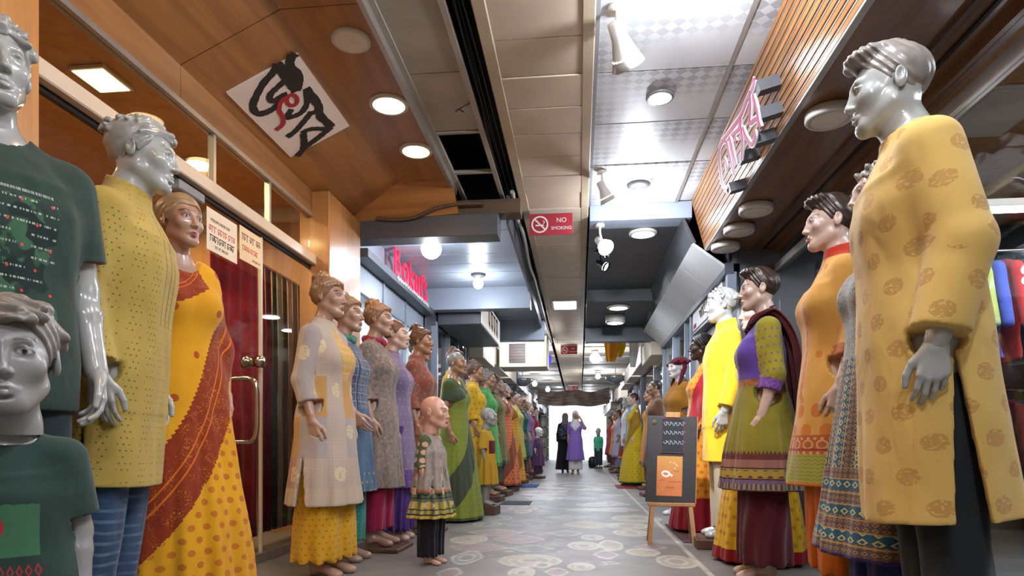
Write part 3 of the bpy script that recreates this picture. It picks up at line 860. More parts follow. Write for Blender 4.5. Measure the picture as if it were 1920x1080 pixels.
# ---- wood-lined coffer over the left shop
cof = setting('ceiling')
YS = [-4.0, -1.1, 1.0, 3.09, 5.22]
for a, b in zip(YS[:-1], YS[1:]):
    MB().box(-1.5, -1.07, a+.003, b-.003, 2.95, 2.97).build('flat_panel', M['ply'], cof)
    MB().prism([(-1.5, 2.95), (-2.04, 2.70), (-2.045, 2.715), (-1.5, 2.97)], 'y', a+.004, b-.004 if b < 5 else b+.0).build('sloped_panel', M['ply'], cof)
    MB().box(-2.06, -2.035, a+.002, (b-.002 if b < 5 else 5.40), 2.525, 2.70).build('fascia_board', M['ply'], cof)
m = MB(); m._add([(-1.5, 5.22, 2.95), (-1.05, 5.22, 2.95), (-1.03, 5.42, 2.74), (-2.04, 5.42, 2.70), (-1.5, 5.24, 2.97), (-1.05, 5.24, 2.97), (-1.03, 5.44, 2.75), (-2.04, 5.44, 2.71)],
       [(0, 1, 2, 3), (4, 7, 6, 5), (0, 4, 5, 1), (1, 5, 6, 2), (2, 6, 7, 3), (3, 7, 4, 0)]); m.build('end_panel', M['ply_cross'], cof)
m = MB(); m._add([(-1.5, 5.22, 2.95), (-2.04, 5.22, 2.70), (-2.04, 5.42, 2.70)], [(0, 1, 2)]); m.build('corner_panel', M['ply'], cof)
MB().box(-1.072, -1.045, -4, 5.42, 2.90, 2.985).build('edge_trim', M['alu'], cof)
MB().box(-2.085, -2.03, -4, 5.3, 2.50, 2.528).build('glass_channel', M['alu'], cof)
# ---- grey board strip, partly open to the void
gs = setting('ceiling')
for a, b in ((-1.2, -.5), (-.5, .2), (.2, .88), (.88, 1.56), (1.56, 2.24), (2.24, 2.96), (2.96, 3.74), (3.74, 4.44)):
    MB().box(-1.04, -.70, a+.006, b-.006, 2.965, 2.98).build('ceiling_board', M['grey_tile'], gs)
for x in (-1.045, -.70): MB().box(x-.0, x+.035, -4, 6.0, 2.955, 2.985).build('ceiling_runner', M['grey_tile'], gs)
for y in (4.45, 5.12): MB().box(-1.04, -.68, y, y+.03, 2.958, 2.984).build('cross_runner', M['grey_tile'], gs)
MB().box(-1.04, -.70, -4, -1.2, 2.965, 2.98).build('ceiling_board', M['grey_tile'], gs)
# ---- boxed duct down the middle, clad in cream boards
duct = setting('ceiling')
MB().box(-.50, .05, -4, 26.0, 2.975, 3.35).build('duct_core', M['duct_trim'], duct)
MB().box(-.535, -.462, -4, 26.0, 2.945, 2.985, .006).build('edge_rail', M['duct_trim'], duct)
MB().box(.015, .085, -4, 26.0, 2.945, 2.985, .006).build('edge_rail', M['duct_trim'], duct)
tile_m = None; sp = .356; y0 = 3.46
bm_ = MB().box(-.466, .022, .003, sp-.003, -.008, .012, .003).mesh('duct_board', M['duct'])
rgd = random.Random(3)
for i in range(-14, 63):
    y = y0+i*sp
    inst('duct_board', bm_, duct, (rgd.uniform(-.003, .003), y, 2.958+rgd.uniform(-.003, .003)), (R(rgd.uniform(-.9, .5)), R(rgd.uniform(-.3, .3)), 0))
# cables lying in the open slot left of the duct
def cable(name, pts, r, mat, label):
    o = MB().tube(smooth_pts(pts, 4), r, 6).build(name, mat); return tag(o, label, 'cable')
rc = random.Random(11)
cl = ['black cable bundle strand along the left edge of the ceiling slot', 'thick black cable sagging in the ceiling slot', 'thin black wire running beside the cream duct', 'black wire strand nearest the grey ceiling boards', 'black cable crossing to the far beam', 'thin dark wire at the top of the ceiling slot', 'black flexible conduit deep in the ceiling slot']
for k in range(7):
    x = -.65+.017*k; pts = []
    for j in range(16):
        pts.append((x+rc.uniform(-.02, .02), -.6+j*1.1, 3.02+rc.uniform(-.05, .07)+.01*k))
    cable('ceiling_cable', pts, rc.uniform(.007, .016), M['cable'], cl[k])
MB().box(-.67, -.535, -4, 33, 3.12, 3.14).build('slot_cover', M['void'], gs)
# pale conduit on the left of the duct beyond the beam
cable('conduit_pipe', [(-.565, 5.4, 2.90), (-.575, 5.9, 2.86), (-.565, 6.5, 2.89), (-.57, 7.3, 2.82), (-.56, 8.0, 2.84), (-.57, 9, 2.86), (-.565, 11, 2.84), (-.565, 13, 2.84)], .02, M['cable_grey'], 'pale grey conduit snaking along the left of the cream duct')
cable('hanging_wire', [(-.70, 4.1, 2.97), (-.74, 4.06, 2.93), (-.80, 4.1, 2.92), (-.76, 4.0, 2.88), (-.72, 3.96, 2.84)], .004, M['cable'], 'thin dark wire dangling from the grey ceiling board')
cable('beam_cable', [(-1.75, 5.40, 2.72), (-1.60, 5.39, 2.70), (-1.4, 5.38, 2.71), (-1.22, 5.36, 2.77), (-1.0, 5.36, 2.80), (-.8, 5.37, 2.80)], .014, M['beam_timber'], 'tan cable looped along the dark beam under the wood coffer')
# ---- cross beams on the left
b1 = setting('trim_1'); MB().box(-2.0, -.69, 5.42, 5.62, 2.55, 2.735, .004).build('beam', M['beam_dark'], b1)
MB().box(-2.0, -.50, 5.44, 5.62, 2.74, 2.86).build('timber', M['beam_timber'], b1)
# ---- second left shop: slatted ceiling, white fascia with ledge
bs = setting('ceiling')
for i in range(7):
    y = 5.62+i*.356
    MB().box(-2.0, -.62, y+.006, y+.350, 2.775, 2.79, .004).build('ceiling_slat', M['blue_white'], bs)
MB().box(-2.0, -.62, 5.6, 8.2, 2.80, 2.81).build('backing', M['slate'], bs)
MB().box(-.64, -.615, 5.6, 10.6, 2.70, 2.95).build('edge_strip', M['slate'], bs)
b2 = setting('trim_2'); MB().box(-2.0, -.62, 8.12, 8.3, 2.50, 2.80, .004).build('beam', M['blue_white'], b2)
wl = setting('wall_left')
MB().box(-2.1, -2.0, 5.6, 8.3, 2.49, 2.9).build('fascia', M['blue_white'], wl)
MB().box(-2.05, -1.86, 5.5, 8.12, 2.42, 2.50, .006).build('ledge', M['slate'], wl)
for i, (a, b) in enumerate(((5.55, 6.38), (6.40, 7.22), (7.24, 8.1))):
    MB().box(-2.04, -2.0, a, b, 2.16, 2.415, .003).build('fascia_panel', M['blue_white'], wl)
for y in (5.53, 6.39, 7.23, 8.12): MB().box(-2.06, -1.985, y-.02, y+.02, 0, 2.42).build('mullion', M['blue_grey'], wl)
MB().box(-2.1, -1.96, 8.1, 8.34, 0, 2.5).build('corner_post', M['slate'], wl)
w2 = setting('window_2')
for a, b in ((5.56, 6.37), (6.41, 7.21), (7.25, 8.1)): MB().box(-2.03, -2.022, a, b, .08, 2.16).build('pane', M['glass_cool'], w2)
MB().box(-2.06, -1.99, 5.5, 8.1, 0, .08).build('sill', M['slate'], w2)
# interior of the second shop
si = setting('wall_left')
MB().box(-4.2, -4.1, 5.3, 8.4, 0, 2.8).build('back_wall', M['white_wall'], si)
MB().box(-4.2, -2.1, 8.3, 8.4, 0, 2.8).build('side_wall', M['white_wall'], si)
MB().box(-4.2, -2.1, 5.3, 8.4, 2.7, 2.8).build('inner_ceiling', M['white_wall'], si)
# ---- left shop front: pillars, transom, header, glass, door
pil = setting('wall_left')
MB().box(-2.14, -1.99, 1.55, 2.18, 0, 2.50, .006).build('pillar', M['ply_light'], pil)
MB().box(-2.14, -1.90, 4.72, 5.42, 0, 2.70, .008).build('pillar', M['ply_light'], pil)
MB().box(-2.12, -1.93, 5.44, 5.50, 0, 2.74).build('pillar_return', M['white_wall'], pil)
MB().box(-4.5, -4.4, -4, 5.4, 0, 2.9).build('back_wall', M['tan_wall'], pil)
MB().box(-4.5, -2.13, 5.36, 5.46, 0, 2.9).build('side_wall', M['tan_wall'], pil)
MB().box(-4.4, -2.09, -4, 5.4, 2.80, 2.86).build('inner_ceiling', M['tan_wall'], pil)
w1 = setting('window_1')
for a, b in ((-1.0, 1.5), (2.2, 2.66), (2.67, 3.4), (3.41, 4.05), (4.06, 4.71)): MB().box(-2.062, -2.054, a, b, 2.205, 2.50).build('transom_pane', M['glass'], w1)
MB().box(-2.10, -2.00, -4, 4.72, 2.13, 2.205, .006).build('header_bar', M['whitebar'], w1)
MB().box(-2.07, -2.045, -4, 4.72, 2.105, 2.13).build('header_channel', M['black_metal'], w1)
for a, b in ((-1.0, 1.5), (2.2, 2.67)): MB().box(-2.062, -2.052, a, b, .06, 2.11).build('pane', M['glass'], w1)
MB().box(-2.062, -2.052, 3.985, 4.70, .06, 2.11).build('pane', M['glass'], w1)
for y in (3.41, 4.06): MB().box(-2.075, -2.04, y-.012, y+.012, 2.205, 2.5).build('glass_clip', M['alu'], w1)
MB().box(-2.09, -2.02, -4, 4.72, 0, .06).build('sill', M['alu'], w1)
d1 = setting('door_1')
dp = MB().box(-2.064, -2.052, 2.69, 3.965, .02, 2.10, .002).build('door_pane', M['glass'], d1)
MB().box(-2.068, -2.048, 3.955, 3.972, .02, 2.10).build('edge_seal', M['whitebar'], dp)
hp = []
for k in range(32):
    a = 2*math.pi*k/32; ca, sa = math.cos(a), math.sin(a)
    hp.append((-2.058+math.copysign(abs(ca)**.45, ca)*.105, 3.72, .965+math.copysign(abs(sa)**.45, sa)*.195))
MB().tube(hp, .015, 10, closed=True).build('door_handle', M['steel'], d1)
lk = MB(); lk.lathe([(.001, -.075), (.036, -.07), (.04, -.05), (.04, -.03), (.03, -.03), (.03, .03), (.04, .03), (.04, .05), (.036, .07), (.001, .075)], (-2.058, 3.87, 1.28), 20, 'x'); lk.build('door_lock', M['steel'], d1)
MB().box(-2.10, -2.01, 3.05, 3.27, 2.05, 2.105, .008).build('door_closer', M['fixture_grey'], d1)
# ---- right side: patterned tile ceiling
tc = setting('ceiling')
TY = [-.02, .66, 1.34, 2.02, 2.68, 3.34, 4.0, 4.64, 5.31, 6.17]
rt = random.Random(8)
for a, b in zip(TY[:-1], TY[1:]):
    for x0, x1 in ((.105, .90), (.925, 1.055)):
        inst('ceiling_tile', MB().box(-(x1-x0)/2, (x1-x0)/2, -(b-a)/2+.006, (b-a)/2-.006, 0, .015, .003).mesh('ceiling_tile', M['pat_tile']), tc, ((x0+x1)/2, (a+b)/2, 3.05+rt.uniform(-.004, .006)), (R(rt.uniform(-.5, .5)), R(rt.uniform(-.3, .3)), 0))
for y in TY: MB().box(.10, 1.06, y-.006, y+.006, 3.062, 3.08).build('cross_runner', M['alu'], tc)
MB().box(.90, .925, -4, 6.2, 3.045, 3.07).build('runner', M['alu'], tc)
MB().box(.10, 1.2, -4, -.02, 3.05, 3.07).build('ceiling_board', M['pat_tile'], tc)
MB().box(.088, .112, -4, 6.2, 3.04, 3.3).build('edge_angle', M['fixture_grey'], tc)
# ---- slatted wooden fascia and soffit of the right shop
fs = setting('wall_right')
FX0, FZ0, FX1, FZ1, FY0, FY1 = 1.062, 3.06, 1.188, 2.585, -4.0, 6.15
def fas(t, out=0.0):
    nx, nz = -(FZ0-FZ1), -(FX1-FX0); l = math.hypot(nx, nz)
    return FX0+(FX1-FX0)*t+nx/l*out, FZ0+(FZ1-FZ0)*t+nz/l*out
NS = 11
m = MB(); m.prism([fas(0, -.03), fas(1, -.03), fas(1, .0), fas(0, .0)], 'y', FY0, FY1); m.build('fascia_backing', M['dark_wood'], fs)
for i in range(NS):
    a, b = (i+.10)/NS, (i+.80)/NS
    MB().prism([fas(a, 0), fas(a+.008, .014), fas(b-.008, .014), fas(b, 0)], 'y', FY0, FY1).build('slat', M['slat_wood'], fs)
    MB().prism([fas(b+.02/NS*1, .001), fas(b+.02/NS, .008), fas(b+.16/NS, .008), fas(b+.16/NS, .001)], 'y', FY0, FY1).build('groove_strip', M['alu'], fs)
MB().prism([fas(.985, .016), fas(1.01, .018), (FX1+.02, FZ1-.008), (FX1+.02, FZ1+.02)], 'y', FY0, FY1).build('edge_strip', M['alu'], fs)
MB().prism([fas(0, .012), fas(1, .012), (1.83, FZ1), (1.83, 3.06)], 'y', FY1, FY1+.03).build('end_board', M['slat_wood'], fs)
MB().box(1.19, 1.84, FY0, FY1, 2.58, 2.60).build('soffit', M['soffit_wood'], fs)
MB().box(1.60, 1.64, FY0, FY1, 2.555, 2.585).build('track', M['dark_wood'], fs)
MB().box(1.70, 1.72, FY0, FY1, 2.565, 2.585).build('track', M['black_metal'], fs)
w3 = setting('window_3')
MB().box(1.80, 1.86, -4, 6.15, 2.36, 2.43, .005).build('header_bar', M['alu'], w3)
MB().box(1.80, 1.87, -4, 6.15, 2.53, 2.585).build('top_channel', M['soffit_wood'], w3)
for a, b in ((-1.0, .6), (.62, 2.2), (2.22, 3.78), (4.95, 6.1)):
    MB().box(1.826, 1.834, a, b, .06, 2.36).build('pane', M['glass'], w3); MB().box(1.826, 1.834, a, b, 2.43, 2.53).build('transom_pane', M['glass'], w3)
for y in (.61, 2.21, 3.80, 4.93): MB().box(1.80, 1.86, y-.018, y+.018, 0, 2.53).build('mullion', M['alu'], w3)
MB().box(1.79, 1.87, -4, 6.15, 0, .06).build('sill', M['alu'], w3)
# rolled shutter beside the glass
sh = setting('door_2')
for i in range(33): MB().box(1.83, 1.85, 3.83, 4.90, .05+i*.07, .115+i*.07, .006).build('slat', M['fixture_grey'], sh)
ri = setting('wall_right')
MB().box(4.2, 4.3, -4, 6.2, 0, 2.9).build('back_wall', M['white_wall'], ri)
MB().box(1.86, 4.3, 6.15, 6.25, 0, 3.1).build('side_wall', M['slate'], ri)
MB().box(1.86, 4.3, -4, 6.2, 2.72, 2.78).build('inner_ceiling', M['tan_wall'], ri)
# ---- dark dropped ceiling beyond the right fascia
dc = setting('ceiling')
MB().box(.10, 1.06, 6.18, 6.42, 2.90, 3.06, .004).build('beam', M['blue_grey'], dc)
for i in range(8): MB().box(.10, 1.0, 6.42+i*.32, 6.735+i*.32, 2.905, 2.92, .002).build('ceiling_slat', M['dark_ceiling'], dc)
MB().box(.10, 1.0, 8.95, 9.05, 2.74, 2.92, .003).build('step', M['dark_ceiling'], dc)
MB().box(.10, 1.1, 9.05, 10.9, 2.745, 2.76).build('ceiling_panel', M['dark_ceiling'], dc)
MB().box(.10, 1.3, 10.9, 11.1, 2.50, 2.76, .004).build('beam', M['slate'], dc)
for i in range(6):
    y = 6.2+i*.78
    MB().prism([(.98, 2.93), (.97, 2.90), (1.08, 2.66), (1.10, 2.67)], 'y', y, y+.77).build('side_slope', M['dark_ceiling'], dc)
    MB().prism([(1.08, 2.665), (1.06, 2.655), (1.36, 2.42), (1.38, 2.44)], 'y', y+.003, y+.772).build('light_slope', M['white_wall'], dc)
wr = setting('wall_right')
MB().box(1.36, 1.44, 6.18, 10.9, 2.36, 2.46).build('head_rail', M['slate'], wr)
MB().box(1.50, 1.56, 6.18, 8.15, 0, 2.4).build('panel', M['slate'], wr)
MB().box(1.50, 1.95, 6.16, 6.20, 0, 3.1).build('return_panel', M['slate'], wr)
MB().box(1.44, 3.5, 8.12, 8.18, 0, 2.6).build('partition', M['white_wall'], wr)
MB().box(1.44, 3.5, 6.2, 11.1, 2.46, 3.2).build('bulkhead', M['slate'], wr)
for y in (6.22, 8.2, 8.62, 9.7, 10.85): MB().box(1.38, 1.47, y-.035, y+.035, 0, 2.38, .004).build('post', M['blue_grey'], wr)
MB().box(1.40, 1.45, 8.30, 8.36, 0, 2.36).build('door_stile', M['steel'], wr)
w4 = setting('window_4')
for a, b in ((8.24, 8.58), (8.66, 9.66), (9.74, 10.8)): MB().box(1.43, 1.438, a, b, .05, 2.36).build('pane', M['glass_cool'], w4)
MB().box(3.4, 3.5, 6.3, 11, 0, 2.7).build('back_wall', M['white_wall'], wr)
MB().box(1.45, 3.5, 8.15, 11, 2.5, 2.6).build('inner_ceiling', M['white_wall'], wr)
# ---- left beyond the second shop: dark shop, box sign, beam
wf = setting('wall_left')
MB().box(-1.98, -1.9, 8.34, 10.6, 2.35, 2.95).build('fascia', M['slate'], wf)
for y in (8.40, 9.2, 9.9, 10.55): MB().box(-1.98, -1.88, y-.03, y+.03, 0, 2.4, .004).build('post', M['blue_grey'], wf)
w5 = setting('window_5')
for a, b in ((8.43, 9.17), (9.23, 9.87), (9.93, 10.5)): MB().box(-1.95, -1.942, a, b, .05, 2.35).build('pane', M['glass'], w5)
MB().box(-3.6, -3.5, 8.4, 10.7, 0, 2.8).build('back_wall', M['dark_wood'], wf)
MB().box(-3.6, -1.95, 8.4, 10.7, 2.45, 2.5).build('inner_ceiling', M['slate'], wf)
b3 = setting('trim_3'); MB().box(-1.95, -.58, 10.62, 10.8, 2.50, 2.86, .004).build('beam', M['blue_white'], b3)
MB().box(-1.95, -.60, 8.3, 10.62, 2.86, 2.88).build('ceiling_panel', M['blue_white'], b3)
# ---- the long rest of the arcade: shop fronts as repeated bays
far = setting('wall_left'); farr = setting('wall_right')
rf = random.Random(21)
FCOL = ['slate', 'cream_wall', 'blue_white', 'dark_wood', 'white_wall', 'blue_grey']
ys = 10.8; nb = 0
glassf = setting('window_6')
while ys < 33:
    ln = rf.choice((1.8, 2.2, 2.6)); ye = min(ys+ln, 33.2)
    for sd, root, x in ((-1, far, -1.9), (1, farr, 1.45)):
        a, b = sorted((x, x+sd*.1)); z0 = rf.choice((2.15, 2.25, 2.35))
        MB().box(a, b, ys+.04, ye-.04, z0, 2.95).build('fascia', M[rf.choice(FCOL)], root)
        a2, b2 = sorted((x-sd*.25, x)); MB().box(a2, b2, ys+.15, ye-.15, z0+.02, z0+.38, .01).build('sign_box', M[rf.choice(('sign_white', 'white_wall', 'slate', 'cream_wall'))], root)
        MB().box(a-.02, b+.02, ys-.04, ys+.04, 0, 2.95).build('post', M[rf.choice(('blue_grey', 'slate', 'alu'))], root)
        c, d = sorted((x+sd*.04, x+sd*.048)); MB().box(c, d, ys+.05, ye-.05, .05, z0).build('pane', M['glass'], glassf)
        c, d = sorted((x+sd*1.2, x+sd*1.25)); MB().box(c, d, ys, ye, 0, 2.8).build('inner_wall', M[rf.choice(('cream_wall', 'dark_wood', 'white_wall', 'slate', 'tan_wall'))], root)
        c, d = sorted((x+sd*.05, x+sd*1.25)); MB().box(c, d, ye-.03, ye, 0, 2.8).build('partition', M['cream_wall'], root)
        c, d = sorted((x, x+sd*1.25)); MB().box(c, d, ys, ye, 2.8, 2.84).build('inner_ceiling', M['cream_wall'], root)
    ys = ye
fc = setting('ceiling')
for i in range(28):
    y = 10.82+i*.8
    if y > 32.8: break
    MB().box(-1.9, -.60, y+.01, y+.79, 2.93+.02*(i % 2), 2.96, .004).build('ceiling_board', M[('cream_wall', 'pat_tile', 'grey_tile')[i % 3]], fc)
    MB().box(.12, 1.5, y+.31, y+1.09, 2.93+.02*(i % 2), 2.96, .004).build('ceiling_board', M[('pat_tile', 'cream_wall', 'grey_tile')[i % 3]], fc)
# ---- end wall with the open daylight doorway
ew = setting('wall_end')
MB().box(-5, -1.55, 33.2, 33.4, 0, 3.5).build('wall_piece', M['cream_wall'], ew)
MB().box(1.38, 5, 33.2, 33.4, 0, 3.5).build('wall_piece', M['cream_wall'], ew)
MB().box(-1.55, 1.38, 33.2, 33.4, 2.88, 3.5).build('lintel', M['beam_timber'], ew)
MB().box(-1.62, -1.55, 33.1, 33.3, 0, 2.95).build('jamb', M['alu'], ew)
MB().box(1.38, 1.45, 33.1, 33.3, 0, 2.95).build('jamb', M['alu'], ew)
# ---------------------------------------------------------------- lamps of the place and added fill lamps
M['lens_off'] = plain('lamp_lens_off', 'd9cfc2', .35, 0, .03)
M['glow_warm'] = glow('warm_lamp', 'ffd9a0', 14.0)
M['glow_cool'] = glow('cool_lamp', 'f4f8ff', 16.0)
M['glow_soft'] = glow('soft_cool_lamp', 'f4f8ff', 7.0)
M['glow_tube'] = glow('tube_lamp', 'f2f6ff', 12.0)
M['glow_yellow'] = glow('yellow_lamp', 'ffe0a0', 4.0)
COOL, WARM = 'eef3ff', 'ffc888'
def downlight(loc, label, r=.095, lit=None, power=0, col=WARM, group=None, rim='fixture', spot=150):
    t = thing('downlight', label, 'light', loc, 0, group)
    MB().lathe([(r*.84, -.013), (r*.98, -.016), (r*1.06, -.010), (r*1.08, 0)], (0, 0, 0), 32).build('rim', M[rim], t)
    MB().lathe([(.001, -.014), (r*.6, -.013), (r*.87, -.0135)], (0, 0, 0), 32).build('lens', M[lit] if lit else M['lens_off'], t)
    if power: lamp('downlight_beam', 'SPOT', (0, 0, -.03), power, col, t, r*.8, spot=spot)
    return t
def bulb(loc, label, r=.06, power=0, col=COOL, drop=.10, rim=.085, group=None, mat='glow_cool'):
    t = thing('ceiling_bulb', label, 'light', loc, 0, group)
    MB().lathe([(.001, 0), (rim, 0), (rim, -.012), (rim*.7, -.03), (.03, -.035), (.026, -drop*.55), (.001, -drop*.55)], (0, 0, 0), 24).build('holder', M['fixture_grey'], t)
    b = MB(); n = 10
    b.lathe([(max(r*math.sin(math.pi*i/n), .001), -drop*.5-r+r*math.cos(math.pi*i/n)) for i in range(n+1)], (0, 0, 0), 20); b.build('bulb', M[mat], t)
    if power: lamp('bulb_light', 'POINT', (0, 0, -drop*.5-r*2-.06), power, col, t, .05)
    return t
def disc(loc, label, r=.14, h=.045, lit=None, power=0, col=COOL, rot=0):
    t = thing('disc_light', label, 'light', loc)
    MB().lathe([(r*.9, 0), (r, -.006), (r*1.0, -h+.008), (r*.95, -h), (r*.80, -h-.001), (r*.80, 0)], (0, 0, 0), 36).build('housing', M['fixture'], t)
    MB().lathe([(.001, -h-.002), (r*.6, -h-.002), (r*.80, -h+.001), (r*.80, -h+.008), (.001, -h+.008)], (0, 0, 0), 36).build('diffuser', M[lit] if lit else M['lens_off'], t)
    if power: lamp('disc_beam', 'AREA', (0, 0, -h-.02), power, col, t, r*1.6)
    return t
def spotlight(loc, label, aim, sc=1.0, mat='fixture', lit=True, power=0, ang=80):
    t = thing('spotlight', label, 'light', loc)
    MB().lathe([(.001, 0), (.035*sc, 0), (.035*sc, -.02*sc), (.001, -.022*sc)], (0, 0, 0), 16).build('mount', M[mat], t)
    MB().tube([(0, 0, -.01), (0, -.01*sc, -.07*sc), (.01*sc, -.03*sc, -.12*sc)], .009*sc, 8).build('arm', M[mat], t)
    h = MB(); h.lathe([(.001, -.07*sc), (.028*sc, -.065*sc), (.03*sc, -.01*sc), (.045*sc, .04*sc), (.062*sc, .085*sc), (.058*sc, .085*sc), (.04*sc, .04*sc), (.02*sc, .02*sc), (.001, .02*sc)], (0, 0, 0), 20)
    ho = h.build('lamp_head', M[mat], t); ho.location = (.01*sc, -.03*sc, -.15*sc)
    d = Vector(aim).normalized(); ho.rotation_euler = d.to_track_quat('Z', 'Y').to_euler()
    if lit:
        ln = MB().lathe([(.001, .06*sc), (.05*sc, .062*sc), (.05*sc, .05*sc), (.001, .05*sc)], (0, 0, 0), 16).build('lens', M['glow_cool'], ho)
    if power:
        q = lamp('spot_beam', 'SPOT', tuple(Vector((.01*sc, -.03*sc, -.15*sc))+d*.1*sc), power, COOL, t, .04, spot=ang); q.rotation_euler = (-d).to_track_quat('Z', 'Y').to_euler()
    return t
def shop_fill(loc, power, sx, sy, label):  # fill light in an added panel fixture, brightens a shop interior
    t = thing('panel_light', label, 'light', loc)
    MB().box(-sx/2-.02, sx/2+.02, -sy/2-.02, sy/2+.02, -.02, 0, .003).build('frame', M['fixture'], t); MB().box(-sx/2, sx/2, -sy/2, sy/2, -.024, -.018).build('diffuser', M['glow_fill'], t)
    lamp('panel_beam', 'AREA', (0, 0, -.04), power, COOL, t, sx, sy=sy)
M['glow_fill'] = glow('fill_panel_glow', 'f4f8ff', 2.5)
# coffer over the left shop
downlight((-1.23, 3.36, 2.949), 'unlit round white ceiling disc above the brush-script sign', .10)
downlight((-1.22, 4.02, 2.949), 'glowing warm downlight in the wood coffer, the nearer of the two lit', .118, 'glow_warm', 26)
downlight((-1.21, 4.67, 2.949), 'glowing warm downlight in the wood coffer, nearest the far end panel', .115, 'glow_warm', 26)
downlight((-1.22, 2.3, 2.949), 'added warm downlight out of view in the wood coffer nearest the viewer', .095, 'glow_warm', 20)  # added out of view to light the yellow sari mannequin
downlight((-1.22, .9, 2.949), 'warm downlight in the wood coffer over the green shirts', .095, 'glow_warm', 14)
# patterned tile ceiling on the right
downlight((.53, 4.30, 3.049), 'grey-rimmed glaring downlight in the patterned tile ceiling', .085, 'glow_cool', 60, COOL, rim='fixture_grey', spot=165)
bulb((.52, 5.72, 3.05), 'glaring round bulb under a grey holder before the slate beam', .095, 50, COOL, .12, .10)
bulb((.55, 3.15, 3.05), 'glaring bulb on the patterned tiles at the top of the picture', .07, 50, COOL, .06)
for y, lb in ((1.75, 'unseen fill bulb on the patterned tiles above the yellow kurta'), (.4, 'unseen fill bulb on the patterned tiles just over the viewer'), (-1.6, 'unseen fill bulb on the ceiling behind the viewer')):
    bulb((.55, y, 3.05), lb, .07, 80, COOL)  # unseen bulbs added as fill for the near mannequins
# second left shop
bulb((-1.42, 6.06, 2.774), 'glaring round bulb hanging above the red shop letters', .10, 22, COOL, .05)
bulb((-1.19, 7.50, 2.774), 'bright bulb under a grey holder before the pale blue beam', .06, 22, COOL, .10)
shop_fill((-3.0, 6.9, 2.699), 90, 1.2, 2.0, 'large white fill panel added inside the second left shop')
# dark dropped ceiling
disc((.64, 6.56, 2.904), 'lit flat disc light on the dark ceiling just past the blue-grey beam', .14, .03, 'glow_soft', 14)
disc((.56, 9.30, 2.744), 'lit flat disc light under the lower dark ceiling', .16, .03, 'glow_soft', 14)
disc((.55, 9.95, 2.744), 'lit drum light hanging lower under the dark ceiling', .15, .12, 'glow_soft', 14)
# soffit discs of the right shop, all unlit
for (x, y), lb in zip(((1.36, 3.66), (1.34, 5.05), (1.33, 5.52), (1.32, 5.98)), ('large unlit round light on the brown soffit, nearest the viewer', 'unlit round soffit light second from the viewer', 'unlit round soffit light third from the viewer', 'unlit round soffit light at the far end of the soffit')):
    disc((x, y, 2.579), lb, .125, .055)
# under the duct
t = thing('duct_light', 'lit rectangular lamp set under the cream duct', 'light', (-.22, 10.0, 2.948))
MB().box(-.2, .2, -.30, .30, -.02, 0, .004).build('housing', M['fixture'], t); MB().box(-.17, .17, -.27, .27, -.024, -.019).build('diffuser', M['glow_soft'], t)
lamp('duct_beam', 'AREA', (0, 0, -.05), 20, COOL, t, .3, sy=.5)
# spotlights in the slot right of the duct
spotlight((.20, 3.40, 3.06), 'large white clamp spotlight at the top beside the duct', (.84, 1.45, -1.55), 1.45, power=420, ang=42)
spotlight((.19, 5.40, 3.04), 'white spotlight beside the duct above the no smoking sign', (.4, .3, -.8), 1.15)
spotlight((.20, 6.28, 2.899), 'glaring white reflector spotlight at the blue-grey beam', (.82, -1.45, -1.35), 1.3, power=30)
spotlight((.22, 6.75, 2.90), 'small black spotlight tilted up under the dark ceiling', (.8, -.2, -.15), .95, 'black_metal')
spotlight((.23, 7.05, 2.86), 'small black spotlight aimed down under the dark ceiling', (.7, -.3, -.5), .95, 'black_metal')
# far arcade
for i, (x, y, z, p, lb) in enumerate(((.36, 14.8, 2.92, 70, 'big glaring bulb right of the duct in the far arcade'), (-.95, 14.2, 2.92, 60, 'bright bulb left of the duct beyond the pale beam'), (-1.35, 19.5, 2.75, 60, 'glaring bulb over the far end of the left row'),
        (-1.05, 21.5, 2.75, 30, 'small bright bulb before the brown tarpaulin'), (.55, 19.0, 2.9, 60, 'bright bulb right of the duct near the brown tarpaulin'), (.4, 26.5, 2.9, 70, 'far bulb beyond the brown tarpaulin right of the duct'), (-.9, 28.5, 2.9, 70, 'far bulb beyond the brown tarpaulin left of the duct'), (-1.15, 11.9, 2.92, 45, 'bright bulb just beyond the pale blue far beam'))):
    bulb((x, y, z), lb, .075 if i else .12, p, COOL, .1)
# interior lamps of the left shop
t = thing('panel_light', 'yellowish square panel light inside the left glass shop', 'light', (-2.64, 3.30, 2.797))
MB().box(-.105, .105, -.12, .12, -.02, 0, .003).build('frame', M['fixture'], t); MB().box(-.09, .09, -.105, .105, -.024, -.018).build('diffuser', M['glow_yellow'], t)
lamp('panel_beam', 'AREA', (0, 0, -.04), 26, 'ffdca0', t, .2, sy=.2)
for (x, y), lb in zip(((-2.75, 4.4), (-3.4, 4.75), (-3.3, 2.6), (-2.8, 1.4)), ('round warm lamp inside the left shop just behind the transom', 'round warm lamp deep in the left shop', 'round warm lamp inside the left shop above the yellow kurta', 'round warm lamp inside the left shop behind the green shirt')):
    downlight((x, y, 2.799), lb, .11, 'glow_warm', 60, 'ffd6a0', spot=165)
